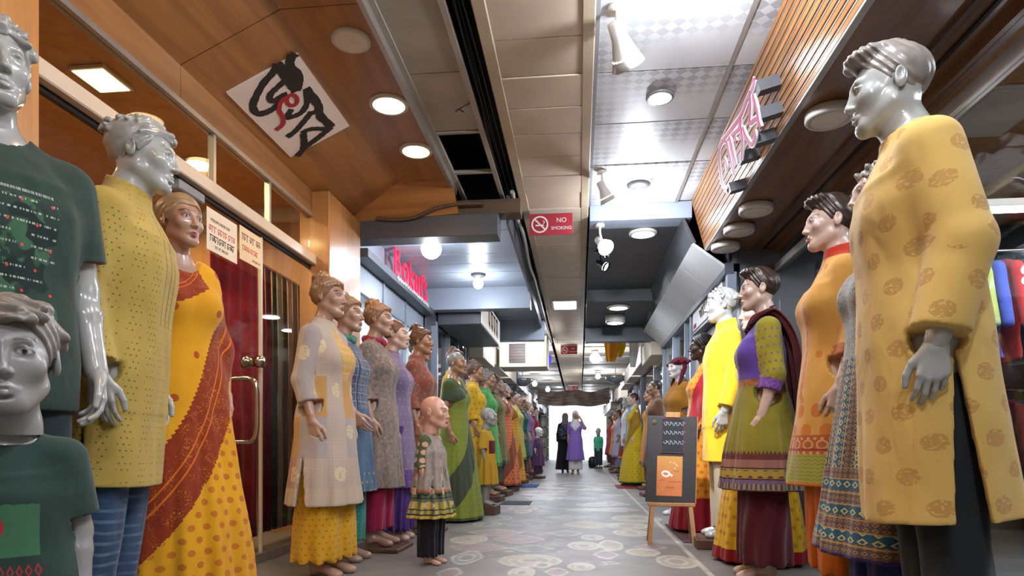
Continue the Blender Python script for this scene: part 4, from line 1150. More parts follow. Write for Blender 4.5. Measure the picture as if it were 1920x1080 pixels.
# interior lamps of the right shop
t = thing('panel_light', 'flat square ceiling panel inside the right glass shop', 'light', (2.45, 4.05, 2.719))
MB().box(-.2, .2, -.3, .3, -.015, 0, .003).build('frame', M['fixture'], t); MB().box(-.18, .18, -.28, .28, -.018, -.013).build('diffuser', M['lens_off'], t)
t = thing('tube_light', 'glowing white tube light above the hanging clothes at the right edge', 'light', (2.45, 3.72, 2.02))
MB().box(-.5, .5, -.02, .02, .02, .06, .004).build('batten', M['fixture'], t)
MB().lathe([(.001, -.48), (.014, -.478), (.014, .478), (.001, .48)], (0, 0, 0), 12, 'x').build('tube', M['glow_tube'], t)
lamp('tube_beam', 'AREA', (0, 0, -.03), 12, COOL, t, .9, sy=.05)
shop_fill((3.0, 2.4, 2.719), 60, 1.0, 2.0, 'large white fill panel added deep inside the right shop')
shop_fill((2.4, 9.4, 2.459), 40, .8, 1.5, 'white fill panel added inside the far right glass shop')
# ---------------------------------------------------------------- mannequins and their clothes
FACE = dict(lips='8f2f34', brows='2b1d16', blush=None)
FACE_P = dict(lips='b04a48', brows='2b1d16', blush='c98f84')
def bent(h=1.0): return dict(el=(.20, .055, 1.135), wr=(.165, -.165, 1.0), hd=(-.15, -.75, -.62), pn=(-1, .2, -.3), tt=(-.2, -.55, .8))
figF = Figure(FEM); figFb = Figure(FEM, arms={-1: dict(el=(.205, .05, 1.135), wr=(.165, -.135, .965), hd=(-.12, -.55, -.82), pn=(-1, .1, 0), tt=(0, -.8, .55))})
figM = Figure(MAL); figC = Figure(FEM, .56, hs=.90, child=True, thick=1.15); figB = Figure(FEM, .56, hs=.96, child=True, thick=1.2)
SK = {k: paint_mat(k, c, r, .5, ct) for k, c, r, ct in (('skin_tan', 'b08c78', .3, .25), ('skin_brown', '9c7558', .32, .25), ('skin_pale', 'c7a898', .34, .15), ('skin_grey', 'a6a7a2', .22, .35), ('skin_dullgrey', '908f8c', .3, .2), ('skin_pink', 'd2a08a', .34, .1), ('skin_white', 'd3d2cf', .3, .2), ('skin_dark', '3a2820', .35, .1))}
HR = {k: plain(k, c, r, 0, .2, 30) for k, c, r in (('hair_tan', 'a07a5c', .32), ('hair_dark', '3b2b22', .34), ('hair_brown', '6b4c38', .34), ('hair_grey', 'a3a39e', .22), ('hair_silver', '8a837a', .3), ('hair_black', '1c1613', .4), ('hair_blond', 'a88a66', .35))}
BODY = {}
def body_of(kind):
    if kind not in BODY:
        fig, kw, pt = {'F': (figF, dict(h=.0135, head_h=.0034, hand_h=.0036), FACE), 'Fb': (figFb, dict(h=.0135, head_h=.0034, hand_h=.0036), FACE),
            'Fp': (figF, dict(h=.0135, head_h=.0032, hand_h=.0034), FACE_P), 'M': (figM, dict(h=.012, head_h=.0030, hand_h=.0034), dict(eyes=False)),
            'C': (figC, dict(h=.008, head_h=.003, hand_h=.0028), FACE_P), 'B': (figB, dict(h=.010, head_h=.0028, hand_h=.003), dict(eyes=True, liner='5a5a58', brows='4a4a48')),
            'Fl': (figF, dict(h=.016, head_h=.0055, hand_h=.006), FACE), 'Ml': (figM, dict(h=.016, head_h=.006, hand_h=.006), dict(eyes=False)), 'Cl': (figC, dict(h=.012, head_h=.005, hand_h=.005), FACE_P)}[kind]
        BODY[kind] = (body_mesh(fig, SK['skin_tan'], pt, **kw), fig)
    return BODY[kind]
HAIRS = {}
def hair_of(fig, style, seed, h):
    k = (id(fig), style, seed, h)
    if k not in HAIRS: HAIRS[k] = hair_mesh(fig, style, HR['hair_dark'], seed, h)
    return HAIRS[k]
def over(o, mat):
    if len(o.data.materials) == 0: o.data.materials.append(mat)
    o.material_slots[0].link = 'OBJECT'; o.material_slots[0].material = mat; return o
def mannequin(label, x, y, face, kind, skin, hair=None, clothes=(), z=0.0, name='mannequin', group=None, sc=1.0, base=None, cat='mannequin', lean=0.0):
    """face: heading in degrees, 0 = +X (to the right), -90 = towards the viewer; hair (style, material, seed)"""
    t = thing(name, label, cat, (x, y, z), R(face+90), group); t.scale = (sc, sc, sc); t.rotation_euler = (R(lean), 0, R(face+90))
    me, fig = body_of(kind)
    over(inst('body', me, t), SK[skin])
    if hair:
        o = over(inst('hair', hair_of(fig, hair[0], hair[2], .0034 if kind in ('F', 'Fb', 'Fp', 'M', 'B', 'C') else .006), t), HR[hair[1]])
    for nm, cm, mat in clothes:
        o = inst(nm, cm, t)
        if mat is not None: over(o, mat)
    if base is not None and z > 0.0:
        w = .19*fig.k
        b = MB().box(-w, w, -.22*fig.k, .15*fig.k, -z/sc, 0, .006).build('base', M['brown_base'], t)
    return t
def kam_rows(hem, wx, wy, w=1.0):
    m = (hem+.92)/2
    return [(hem, wx, wy, 0), (m, (wx+.198)/2*1.0, (wy+.142)/2, 0), (.92, .198*w, .142*w, 0), (1.06, .166*w, .120*w, 0), (1.15, .162*w, .118*w, 0), (1.27, .166*w, .118*w, 0)]
GM = {}
def top(key, fig, rows, mat=None, aux=None, **kw):
    V, F, sg = garment(fig, rows, **kw); GM[key] = cloth_mesh('garment', fig, V, F, sg, mat, aux); return GM[key]
def pants(key, fig, r0=.10, r1=.085, zb=.10, amp=.005, n=9, h=.009, seed=1, zt=.9):
    k = fig.k; f = Field(); L = fig.b['leg']; W = wrinkles(seed, .003)
    for sd in (-1, 1):
        cx = sd*L[0][0]*1.02*k
        T = [(zb*k, r1*k, r1*1.05*k, .01*k), (.45*k, (r0*.45+r1*.55)*k, (r0*.5+r1*.55)*k, 0), (.78*k, r0*k, r0*1.12*k, 0), (zt*k, r0*1.05*k, r0*1.15*k, 0)]
        g = Field(); g.loft(T, 0)
        base = g.ops[0][0]
        def fn(X, Y, Z, base=base, cx=cx):
            th = np.arctan2(X-cx, -Y); t = np.clip((.8*k-Z)/(.7*k), 0, 1)
            return base(X-cx, Y, Z)-amp*k*t*np.sin(n*th+1.7*np.sin(Z*9)+seed)-W(X-cx, Y, Z)*.6
        m = max(r0, r1)*1.3*k
        f.op(fn, (cx-m, -m, zb*k), (cx+m, m, zt*k), .012*k, 'u')
    V, F = sculpt(f, (-.3*k, -.2*k, zb*k-.02), (.3*k, .2*k, zt*k+.03), h)
    GM[key] = cloth_mesh('trousers', fig, V, F, {}, None); return GM[key]
def ribbon(name, path, widths, thick=.006, folds=4, amp=.012, nw=28, per=8, up=None):
    """draped strip of cloth along a path; widths are 3-D half-width vectors"""
    P = smooth_pts(path, per); Wd = smooth_pts(widths, per); V = []; F = []
    n = len(P)
    for i in range(n):
        p = Vector(P[i]); w = Vector(Wd[i]); t = Vector(P[min(i+1, n-1)])-Vector(P[max(i-1, 0)]); nr = w.cross(t)
        if nr.length > 1e-9: nr.normalize()
        for j in range(nw+1):
            s = -1+2*j/nw; a = amp*math.sin(s*folds*math.pi+.6*math.sin(i*.25))
            V.append(p+w*s+nr*a)
        for j in range(nw+1):
            s = -1+2*j/nw; a = amp*math.sin(s*folds*math.pi+.6*math.sin(i*.25))
            V.append(p+w*s+nr*(a-thick))
    m = 2*(nw+1)
    for i in range(n-1):
        for j in range(nw):
            a, b = i*m+j, (i+1)*m+j
            F.append((a, a+1, b+1, b)); F.append((a+nw+1, b+nw+1, b+nw+2, a+nw+2))
        F.append((i*m, (i+1)*m, (i+1)*m+nw+1, i*m+nw+1)); F.append((i*m+nw, i*m+2*nw+1, (i+1)*m+2*nw+1, (i+1)*m+nw))
    for i in (0, n-1):
        for j in range(nw): F.append((i*m+j, i*m+j+nw+1, i*m+j+nw+2, i*m+j+1))
    me = mesh_np(name, np.array([tuple(v) for v in V]), np.array(F), True)
    uv = me.uv_layers.new(name='UVMap'); idx = np.empty(len(me.loops), np.int32); me.loops.foreach_get('vertex_index', idx)
    jj = idx % m % (nw+1); ii = idx//m
    uv.data.foreach_set('uv', np.stack([jj/nw*.5, ii/n*1.5], 1).astype(np.float32).ravel()); return me
def ring(name, r, tube, z, y=.02, tilt=0.2, n=40, lumps=0, k=1.0):
    pts = [(r*math.cos(a)*k, (y+r*math.sin(a))*k, (z+tilt*r*math.sin(a)+lumps*math.sin(a*5))*k) for a in [2*math.pi*i/n for i in range(n)]]
    return MB().tube(pts, [tube*k*(1+.25*math.sin(i*1.9)*(1 if lumps else 0)) for i in range(n)], 8, closed=True).mesh(name)
# ---- cloth patterns
def speck(c, base, alt, sx, sy, r, **kw): return c.mix(base, alt, c.dots(sx, sy, r, **kw))
def fn_tee(c):
    col = c.mix('2b3f37', '24352f', c.noise(12, 3).ramp(.4, .7))
    fr = c.u.abs().lt(.125)*c.v.between(1.03, 1.36)*(1.0-c.part)
    patch = c.noise(11, 3, c.vec(c.u, c.v)).ramp(.5, .53)
    col = c.mix(col, '40684a', fr*patch*.8); dk = c.noise(9, 2, c.vec(c.u, c.v, 3.0)).ramp(.56, .58); col = c.mix(col, '1b2b26', fr*dk)
    tx = c.stripes(c.v, .03, .18)*c.noise(130, 1, c.vec(c.u, (c.v/.03).fl())).gt(.5)*c.noise(7, 1, c.vec(c.u, (c.v/.03).fl())).gt(.48)
    col = c.mix(col, 'b9c2b4', fr*tx*.8); col = c.mix(col, 'c8443a', fr*c.dots(.075, .06, .0042))
    tl = c.u.abs().lt(.12)*c.v.between(1.372, 1.380)*(1.0-c.part)*c.noise(260, 1, c.vec(c.u, 0.0)).gt(.47)
    col = c.mix(col, 'aab0a4', tl*.8)
    return c.mix(col, '6b2530', c.part*c.v.gt(.204))
def fn_tee_boy(c):
    col = c.mix('2b3f37', '24352f', c.noise(12, 3).ramp(.4, .7)); k = .56
    fr = c.u.abs().lt(.062)*c.v.between(.60, .70)*(1.0-c.part)
    edge = (c.noise(60, 2, c.vec(c.u, c.v))-.5)*.01
    col = c.mix(col, '3f6b4c', fr*(c.v+edge).lt(.695)); col = c.mix(col, 'a32c34', (1.0-c.part)*((c.u+.025).sq()+(c.v-.655).sq()).rt().lt(.022))
    w = (c.u/.016).fr(); lt = ((w-.5).abs()+((c.v-.573).abs()/.03)).between(.22, .42)
    col = c.mix(col, '9c2f38', c.u.abs().lt(.066)*c.v.between(.560, .588)*(1.0-c.part)*lt)
    return c.mix(col, '8f2a34', c.part*c.v.gt(.1245))
def fn_mustard(c):
    col = c.mix('b59c4e', 'a68d42', c.noise(5, 3).ramp(.35, .7))
    pr = c.dots(.015, .021, .0027)*c.stripes(c.u, .06, .66)*c.noise(28, 2, c.vec(c.u, c.v)).gt(.44)
    col = c.mix(col, '5f4a20', pr*.85)
    box = c.u.between(-.075, .045)*c.v.gt(1.12)*(1.0-c.part)
    ln = ((c.u-.0).abs().lt(.003)).max((c.u+.05).abs().lt(.0022)).max((c.u-.035).abs().lt(.0022))*c.v.between(1.12, 1.52)*(1.0-c.part)
    return c.mix(col, '3a2d18', ln*.9)
def fn_sari(c):
    body = c.mix('dba017', 'c78d12', c.noise(4, 3).ramp(.35, .7))
    low = c.mix(body, 'b5601c', c.dots(.042, .05, .0095, asp=.7)*.85)
    a = c.aux; tri = ((c.v/.02).fr()-.5).abs()*.22
    big = c.mix(body, 'a8481c', c.dots(.21, .19, .016))
    col = c.mix(big, low, a.lt(-1.0))
    bandc = c.mix('85300f', 'c98c2c', c.vor(150).lt(.32)*c.noise(22, 2).ramp(.45, .6)); bandc = c.mix(bandc, '7a1f14', c.noise(14, 2).ramp(.55, .7)*.7)
    col = c.mix(col, bandc, (a+tri).between(.12, 1.4)); col = c.mix(col, 'cf6a12', a.between(1.05, 1.12))
    return c.mix(col, '8c1418', a.gt(1.5))
def fn_patch(c):
    cell = c.vorcol(1.0, c.vec((c.u/.135+.3).fl()*1.7, (c.v/.21).fl()*2.3), 0.0)
    k = c.noise(3.1, 0, c.vec((c.u/.125+.3).fl()*3.7, (c.v/.23).fl()*5.3))
    col = c.mix('b5a496', 'b08478', k.gt(.5)); col = c.mix(col, 'a49a96', k.gt(.60)); col = c.mix(col, 'b98d50', k.lt(.42)); col = c.mix(col, 'b8aa98', k.lt(.34))
    ck = c.stripes(c.u, .016, .35)*.25+c.stripes(c.v, .016, .35)*.25; col = c.mix(col, '8f8378', ck*.55)
    fl = c.dots(.20, .24, .034, asp=.8)*c.noise(60, 2, c.vec(c.u, c.v)).gt(.42); col = c.mix(col, 'cdbf96', fl*.8)
    yk = ((c.u.abs()/.085).sq()+((c.v-1.30)/.16).sq()).rt().lt(1.0)*(1.0-c.part)
    yc = c.mix('c99b46', 'b0b0a4', c.dots(.03, .04, .008)); col = c.mix(col, yc, yk)
    return c.mix(col, 'b7a794', (1.0-c.part)*c.v.lt(.52))
def fn_dotted(base, dot, s=.03, r=.005): return lambda c: c.mix(c.mix(base, base, 0.0), dot, c.dots(s, s*1.1, r)*.8)
def fn_denim(c):
    col = c.mix('4c6a86', '3c5670', c.noise(5, 3).ramp(.3, .7)); col = c.mix(col, '5f7d98', c.noise(90, 1).ramp(.5, .8)*.4)
    upp = c.v.gt(1.0)*(1.0-c.part)
    grid = c.stripes(c.u, .055, .14).max(c.stripes(c.v, .055, .14)); col = c.mix(col, 'a49a94', upp*grid*.6)
    col = c.mix(col, 'b07068', upp*c.dots(.055, .055, .010, stag=False)*c.noise(30).gt(.45))
    col = c.mix(col, '2c3c56', upp*((c.u.abs()-.09).abs().lt(.008)))
    return c.mix(col, 'a89068', (1.0-c.part)*c.v.lt(.62)*c.dots(.05, .055, .008))
def fn_mixprint(a, b, d, s=34):
    def fn(c):
        n = c.vor(s, out='Distance'); k = c.vorcol(s)
        col = c.mix(a, b, k.gt(.5)); col = c.mix(col, d, k.gt(.75)); return c.mix(col, a, n.gt(.42)*.6)
    return fn
def fn_band(base, stops, pr=None, lo=0.0, hi=1.8, sleeve=None, mott=None):
    def fn(c):
        col = c.bands(c.v, stops, lo, hi); b = c.mix(base, mott or base, c.noise(6, 3).ramp(.4, .7))
        if pr: b = pr(c, b)
        tor = c.bands(c.v, stops, lo, hi)
        isb = c.v.lt(stops[-1][0])
        col = c.mix(b, tor, isb)
        sl = b if sleeve is None else c.mix(b, sleeve[1], c.v.gt(sleeve[0]))
        return c.mix(col, sl, c.part)
    return fn
def fn_lav(c):
    col = c.mix('7d7192', '6b5f80', c.noise(5, 3).ramp(.35, .7)); col = c.mix(col, 'a08e96', c.dots(.045, .06, .006)*.9)
    em = c.u.abs().lt(.05)*c.v.gt(1.0)*(1.0-c.part)*c.noise(50, 2, c.vec(c.u, c.v)).gt(.5); col = c.mix(col, 'b49aa0', em*.7)
    return c.mix(col, '5f4482', (1.0-c.part)*c.v.lt(.56)*c.noise(40).gt(.4))
def fn_girl(c):
    col = c.mix('77806a', '5c6450', c.noise(8, 2).ramp(.4, .6)); k = .56
    sq = c.dots(.075, .085, .022, stag=False); col = c.mix(col, 'c9a486', sq)
    col = c.mix(col, 'b7a13c', (c.v).between(.325, .40)*c.stripes(c.u, .03, .6)); col = c.mix(col, '2e3626', c.stripes(c.v, .07, .10)*c.v.lt(.56))
    col = c.mix(col, '2b2f24', c.v.between(.318, .328)); col = c.mix(col, 'c2a24a', c.v.lt(.318))
    return c.mix(col, c.mix('4f5a3c', 'd0a890', c.dots(.045, .05, .016, stag=False)), c.part)
def fn_vest(c):
    col = c.mix('8f857e', 'a2938a', c.noise(30, 3).ramp(.4, .6)); col = c.mix(col, 'b05a44', c.v.lt(.475)); return c.mix(col, '47603f', c.v.lt(.462))
def fn_kurta_r(c):
    col = c.mix('d2ae62', 'c6a154', c.noise(4, 3).ramp(.35, .7))
    row = (c.v/.088).fl(); uu = c.u/.105+row.mod(2.0)*.5; a = (uu.fr()-.5)*.105; b = ((c.v/.088).fr()-.5)*.088
    r = (a.sq()+b.sq()).rt(); wob = c.noise(70, 2, c.vec(c.u, c.v))*.012
    fl = (r+wob).lt(.030)*c.noise(120, 1, c.vec(c.u, c.v)).gt(.40)
    return c.mix(col, 'a8783e', fl*.62)
def fn_orange(c):
    base = c.mix('cf9a4a', 'c38d3e', c.noise(5, 3).ramp(.35, .7))
    bl = c.dots(.075, .085, .022, asp=.75)*c.v.between(.70, .86)*(1.0-c.part); base = c.mix(base, 'c0661e', bl*.85)
    vine = ((c.u-.06).abs()-.010*((c.v*70.0).sin()).abs()).lt(.006)*c.v.between(.86, 1.28)*(1.0-c.part); base = c.mix(base, 'bd5f20', vine)
    base = c.mix(base, 'bd6a22', c.dots(.15, .19, .016)*c.v.gt(.8)*.8)
    chev = ((c.v-((c.u/.022).fr()-.5).abs()*.016)/.016).fr().lt(.42)
    t = 1.0-c.part
    col = c.mix(base, c.mix('a98a3c', '6f8f2e', chev), t*c.v.lt(.625))
    bd = c.mix('a8562a', 'c9975a', (((c.u/.05).fr()-.5).sq()*.0025+((c.v-.665)/1.0).sq()).rt().between(.014, .020).max(c.dots(.025, .06, .006))); bd = c.mix(bd, '8c2f22', c.stripes(c.v, .08, .10))
    col = c.mix(col, bd, t*c.v.between(.625, .705)); col = c.mix(col, 'c9731e', t*c.v.lt(.505))
    col = c.mix(col, 'b3321a', t*c.v.gt(1.468))
    sl = c.mix(base, 'b0653a', c.v.between(.335, .385)); sl = c.mix(sl, 'a8b04a', c.v.gt(.385)); sl = c.mix(sl, 'b8601c', c.v.gt(.40))
    return c.mix(col, sl, c.part)
def fn_blue(c):
    ch = lambda per, a, b: c.mix(a, b, (((c.u/per).fr()-.5).abs()+((c.v/per).fr()-.5).abs()).between(.22, .40))
    f1 = ch(.026, '2c3d55', 'b39a60'); f2 = ch(.02, '5d4a48', 'a87f58'); f3 = ch(.032, '24566e', 'c9b878')
    st = (c.u/.10).fr(); col = c.mix(f1, f3, st.between(.0, .32)); col = c.mix(col, f2, st.between(.62, .9)); col = c.mix(col, 'c2ab68', c.stripes(c.u, .05, .08))
    hb = c.v.lt(.62); row = (c.v/.09).fr()
    hc = c.mix(f2, f3, row.lt(.4)); hc = c.mix(hc, 'a98c58', row.between(.4, .46)); hc = c.mix(hc, 'a98c58', row.between(.86, .92))
    col = c.mix(col, hc, hb*(1.0-c.part)); tp = c.v.gt(1.02)*(1.0-c.part)
    col = c.mix(col, c.mix('9d9a90', '56707e', c.vor(90).lt(.35)), tp*.75)
    return c.mix(col, '3b2358', (1.0-c.part)*c.v.lt(.315))
def fn_olive(c):
    ol = c.mix('857a22', '746a1c', c.noise(5, 3).ramp(.35, .7)); pu = c.mix('5b3f92', '4d3582', c.noise(6, 3).ramp(.35, .7))
    t = 1.0-c.part
    pr = c.u.between(-.06, .075)*c.v.between(1.18, 1.33)*c.stripes(c.u, .022, .4)*((c.v*90.0+c.u*40.0).sin()).gt(-.3); pu = c.mix(pu, 'b5683a', pr)
    col = c.mix(ol, pu, t*c.v.gt(1.115)); col = c.mix(col, c.mix('96602e', '7c4a28', c.noise(60).gt(.5)), t*c.v.between(1.075, 1.115))
    zig = c.v.between(.70, .722)*(((c.v-.70)/.022)+((c.u/.012).fr()-.5).abs()*2.0).lt(1.0); col = c.mix(col, '5e2a26', t*zig)
    b = c.bands(c.v, [(.50, '54343a'), (.512, '8a7a52'), (.545, '6d5068'), (.565, '3e2028'), (.572, '9a8232'), (.622, '3e2028'), (.630, '8f5f52'), (.672, '5e2a26'), (.70, '857a22')], .5, .9)
    b = c.mix(b, '6a2430', c.v.between(.576, .618)*c.dots(.03, .04, .008)); b = c.mix(b, '4f3a50', c.v.between(.515, .545)*c.stripes(c.u, .014, .5))
    col = c.mix(col, b, t*c.v.lt(.70))
    sl = c.mix(c.mix('8f8420', '7c721a', c.noise(6).ramp(.4, .6)), '7a4a6e', c.dots(.032, .045, .0065)); sl = c.mix(sl, c.mix('7a4a94', '5f3880', c.noise(70, 2).gt(.52)), c.v.gt(.295))
    return c.mix(col, sl, c.part)
def fn_sari2(main, dot, border, bw=.10, aband=None):
    def fn(c):
        col = c.mix(main, dot, c.dots(.045, .055, .011, asp=.75)*.8); col = c.mix(col, border, c.v.lt(bw))
        a = c.aux; col = c.mix(col, aband or border, a.between(.12, 1.4)); return c.mix(col, border, a.gt(1.5))
    return fn
# ---- sculpted garment meshes
two = lambda fr, off: {-1: (fr, off), 1: (fr, off)}
top('tee', figM, [(.80, .205, .145, 0), (.95, .20, .142, 0), (1.15, .186, .132, 0), (1.35, .195, .132, 0)], sleeves=two(.72, .026), collar=(1.50, 1.535, .08, .074, .45), wr=.008, seed=3, h=.007, shoulder=.010)
top('tee_boy', figB, [(.78, .185, .14, 0), (.95, .18, .135, 0), (1.1, .165, .125, 0), (1.27, .165, .122, 0)], sleeves=two(.78, .028), collar=(1.42, 1.462, .075, .068, .45), wr=.009, seed=4, h=.0048)
kur = [(.56, .215, .150, 0), (.75, .21, .145, 0), (.95, .198, .14, 0), (1.15, .188, .134, 0), (1.35, .195, .134, 0)]
top('kurta_l', figM, kur, sleeves=two(1.86, .022), collar=(1.53, 1.605, .083, .074, .30), slit=(.82, .05, .4), hollow=.9, wr=.009, seed=5, h=.0074)
kurr = [(.44, .235, .195, 0), (.70, .225, .178, 0), (.95, .214, .16, 0), (1.15, .198, .145, 0), (1.35, .202, .14, 0)]
top('kurta_r', figM, kurr, sleeves=two(1.88, .030), collar=(1.53, 1.585, .083, .074, .30), slit=(.93, .085, .4), hollow=.95, wr=.009, seed=6, h=.0072, pleats=(5, .006, 1.0, .44))
def sari_extra(f, k):
    f.cap((.115*k, .01*k, 1.415*k), (.19*k, .03*k, 1.1*k), .058*k, .075*k, .05*k); f.cap((.19*k, .03*k, 1.1*k), (.17*k, .04*k, .72*k), .075*k, .09*k, .06*k)
def sari_aux(x, y, z, u, part):
    t = z-1.13-2.05*(u-.20); lower = 1.25-np.abs(t)/.17
    ch = z-(1.27+.50*(u+.20)); chest = np.where((u > -.40) & (u < .12), 1.25-np.abs(ch)/.060, -2)
    a = np.maximum(np.minimum(lower, 1.3), np.minimum(chest, 1.3))
    a = np.where((t < -.2) & (z < .95), -2.0, np.maximum(a, -.9))
    return np.where((ch > .065) & (z > 1.2) & (u < .2), 2.0, a)
srows = [(.02, .325, .285, 0), (.35, .285, .245, 0), (.62, .24, .20, 0), (.86, .198, .155, 0), (1.0, .168, .128, 0), (1.15, .152, .114, 0), (1.27, .158, .115, 0)]
top('sari', figF, srows, sleeves={-1: (.62, .012)}, pleats=(11, .012, .95, .02), collar=(1.40, 1.445, .08, .075, .5), wr=.008, seed=7, h=.0076, extra=sari_extra, aux=sari_aux)
top('kam_a', figF, kam_rows(.42, .262, .20), sleeves=two(1.55, .020), collar=(1.44, 1.505, .072, .060, .25), pleats=(7, .010, .95, .42), slit=(.72, .10, .3), hollow=.8, wr=.008, seed=8, h=.0078)
top('kam_b', figFb, kam_rows(.46, .245, .19), sleeves=two(1.25, .018), collar=(1.44, 1.50, .072, .060, .25), pleats=(6, .008, .95, .46), slit=(.70, .06, .3), hollow=.8, wr=.008, seed=9, h=.0075)
top('kam_c', figF, kam_rows(.42, .25, .195), sleeves=two(1.45, .020), collar=(1.44, 1.505, .072, .060, .25), pleats=(8, .009, .95, .42), slit=(.70, .05, .3), hollow=.7, wr=.008, seed=10, h=.008)
top('kam_r3', figF, kam_rows(.49, .248, .195), sleeves=two(1.50, .020), collar=(1.44, 1.525, .070, .060, .20), pleats=(5, .008, .95, .49), slit=(.74, .04, .3), hollow=.8, wr=.008, seed=12, h=.0075)
top('kam_r2', figF, kam_rows(.30, .29, .225), sleeves=two(1.6, .020), collar=(1.44, 1.485, .072, .062, .25), pleats=(7, .010, .95, .30), slit=(.62, .03, .2), hollow=.8, wr=.008, seed=13, h=.0082)
top('dress_r4', figF, [(.505, .285, .235, 0), (.75, .258, .20, 0), (.95, .212, .158, 0), (1.08, .170, .124, 0), (1.15, .162, .118, 0), (1.27, .166, .118, 0)], sleeves=two(1.36, .018), collar=(1.40, 1.435, .085, .08, .7), pleats=(15, .009, 1.09, .6), hollow=.95, wr=.006, seed=14, h=.0076)
top('dress_girl', figC, [(.53, .29, .24, 0), (.75, .24, .19, 0), (.95, .20, .16, 0), (1.1, .175, .135, 0), (1.27, .172, .13, 0)], sleeves=two(1.2, .028), collar=(1.42, 1.47, .078, .07, .3), pleats=(11, .012, 1.05, .53), hollow=.9, wr=.009, seed=15, h=.006)
top('vest_girl', figC, [(.80, .245, .205, 0), (.95, .225, .18, 0), (1.1, .20, .155, 0), (1.27, .19, .145, 0)], collar=(1.42, 1.46, .09, .085, .6), pleats=(7, .010, 1.05, .80), hollow=.95, wr=.009, seed=16, h=.006, shoulder=.022)
top('kam_far', figF, kam_rows(.40, .262, .20), sleeves=two(1.5, .020), collar=(1.44, 1.50, .074, .064, .25), pleats=(8, .010, .95, .42), wr=.008, seed=18, h=.013)
top('kam_far2', figF, kam_rows(.55, .235, .185), sleeves=two(.8, .022), collar=(1.44, 1.49, .078, .07, .35), pleats=(6, .008, .95, .55), wr=.008, seed=19, h=.013)
top('sari_far', figF, srows, sleeves={-1: (.62, .012)}, pleats=(9, .014, .95, .02), collar=(1.40, 1.45, .08, .075, .5), wr=.008, seed=20, h=.013, extra=sari_extra, aux=sari_aux)
top('shirt_far', figM, [(.72, .215, .15, 0), (.95, .205, .145, 0), (1.15, .196, .138, 0), (1.35, .2, .136, 0)], sleeves=two(1.8, .022), collar=(1.53, 1.60, .084, .075, .3), wr=.008, seed=22, h=.013)
top('dress_child', figC, [(.40, .26, .21, 0), (.75, .22, .175, 0), (1.0, .19, .15, 0), (1.27, .18, .135, 0)], sleeves=two(1.2, .026), collar=(1.42, 1.47, .078, .07, .3), pleats=(9, .012, 1.05, .4), wr=.009, seed=23, h=.009)
pants('pants_m', figM, .094, .076, .06, .004, 6, .010, zt=.84); pants('pants_boy', figB, .115, .09, .06, .004, 6, .008)
pants('palazzo', figF, .108, .125, .10, .010, 8, .009, 2); pants('straight', figF, .105, .088, .12, .005, 7, .009, 3); pants('palazzo_pleat', figF, .108, .135, .09, .013, 14, .007, 4)
pants('pants_girl', figC, .12, .10, .10, .010, 9, .007, 5); pants('pants_far', figF, .106, .10, .12, .007, 7, .014, 6)
C_ = lambda n, f, **k: cloth(n, f, **k)
# ---- left foreground
neck_m = ring('neckband', .078, .0075, 1.527, .02, .45); neck_b = ring('neckband', .072, .006, 1.452, .02, .45, k=.56)
piping = plain('maroon_piping', '6b2530', .8)
mannequin('grey male mannequin in dark green t-shirt with map print at left edge', -1.585, 1.57, -30, 'M', 'skin_grey', ('wave', 'hair_grey', 2),
    [('t_shirt', GM['tee'], C_('green_tee', fn_tee)), ('trousers', GM['pants_m'], C_('dark_teal_trousers', '1e2c30')), ('neckband', neck_m, piping)], z=.045, base=1)
mannequin('grey boy mannequin in dark green t-shirt with red circle, bottom left corner', -1.0, 1.03, -50, 'B', 'skin_dullgrey', ('wave', 'hair_silver', 4),
    [('t_shirt', GM['tee_boy'], C_('green_boy_tee', fn_tee_boy)), ('trousers', GM['pants_boy'], C_('boy_trousers', '1c2622')), ('neckband', neck_b, plain('red_piping', '8f2a34', .8))], z=.0, name='child_mannequin', sc=.935)
mannequin('grey male mannequin in mustard printed kurta and jeans on the left', -1.68, 2.07, 16, 'M', 'skin_grey', ('wave', 'hair_grey', 7),
    [('kurta', GM['kurta_l'], C_('mustard_kurta', fn_mustard)), ('jeans', GM['pants_m'], C_('blue_jeans', lambda c: c.mix('2f4560', '5a7088', c.stripes(c.v+c.noise(5)*.03, .035, .3)*c.noise(9, 3).ramp(.4, .7))))], z=.06, base=1, lean=4.5)
mannequin('tan female mannequin in yellow sari with rust border beside the glass door', -1.735, 2.62, -24, 'F', 'skin_tan', ('long', 'hair_blond', 3),
    [('sari', GM['sari'], C_('yellow_sari', fn_sari, fold=.3))], z=.09, base=1)
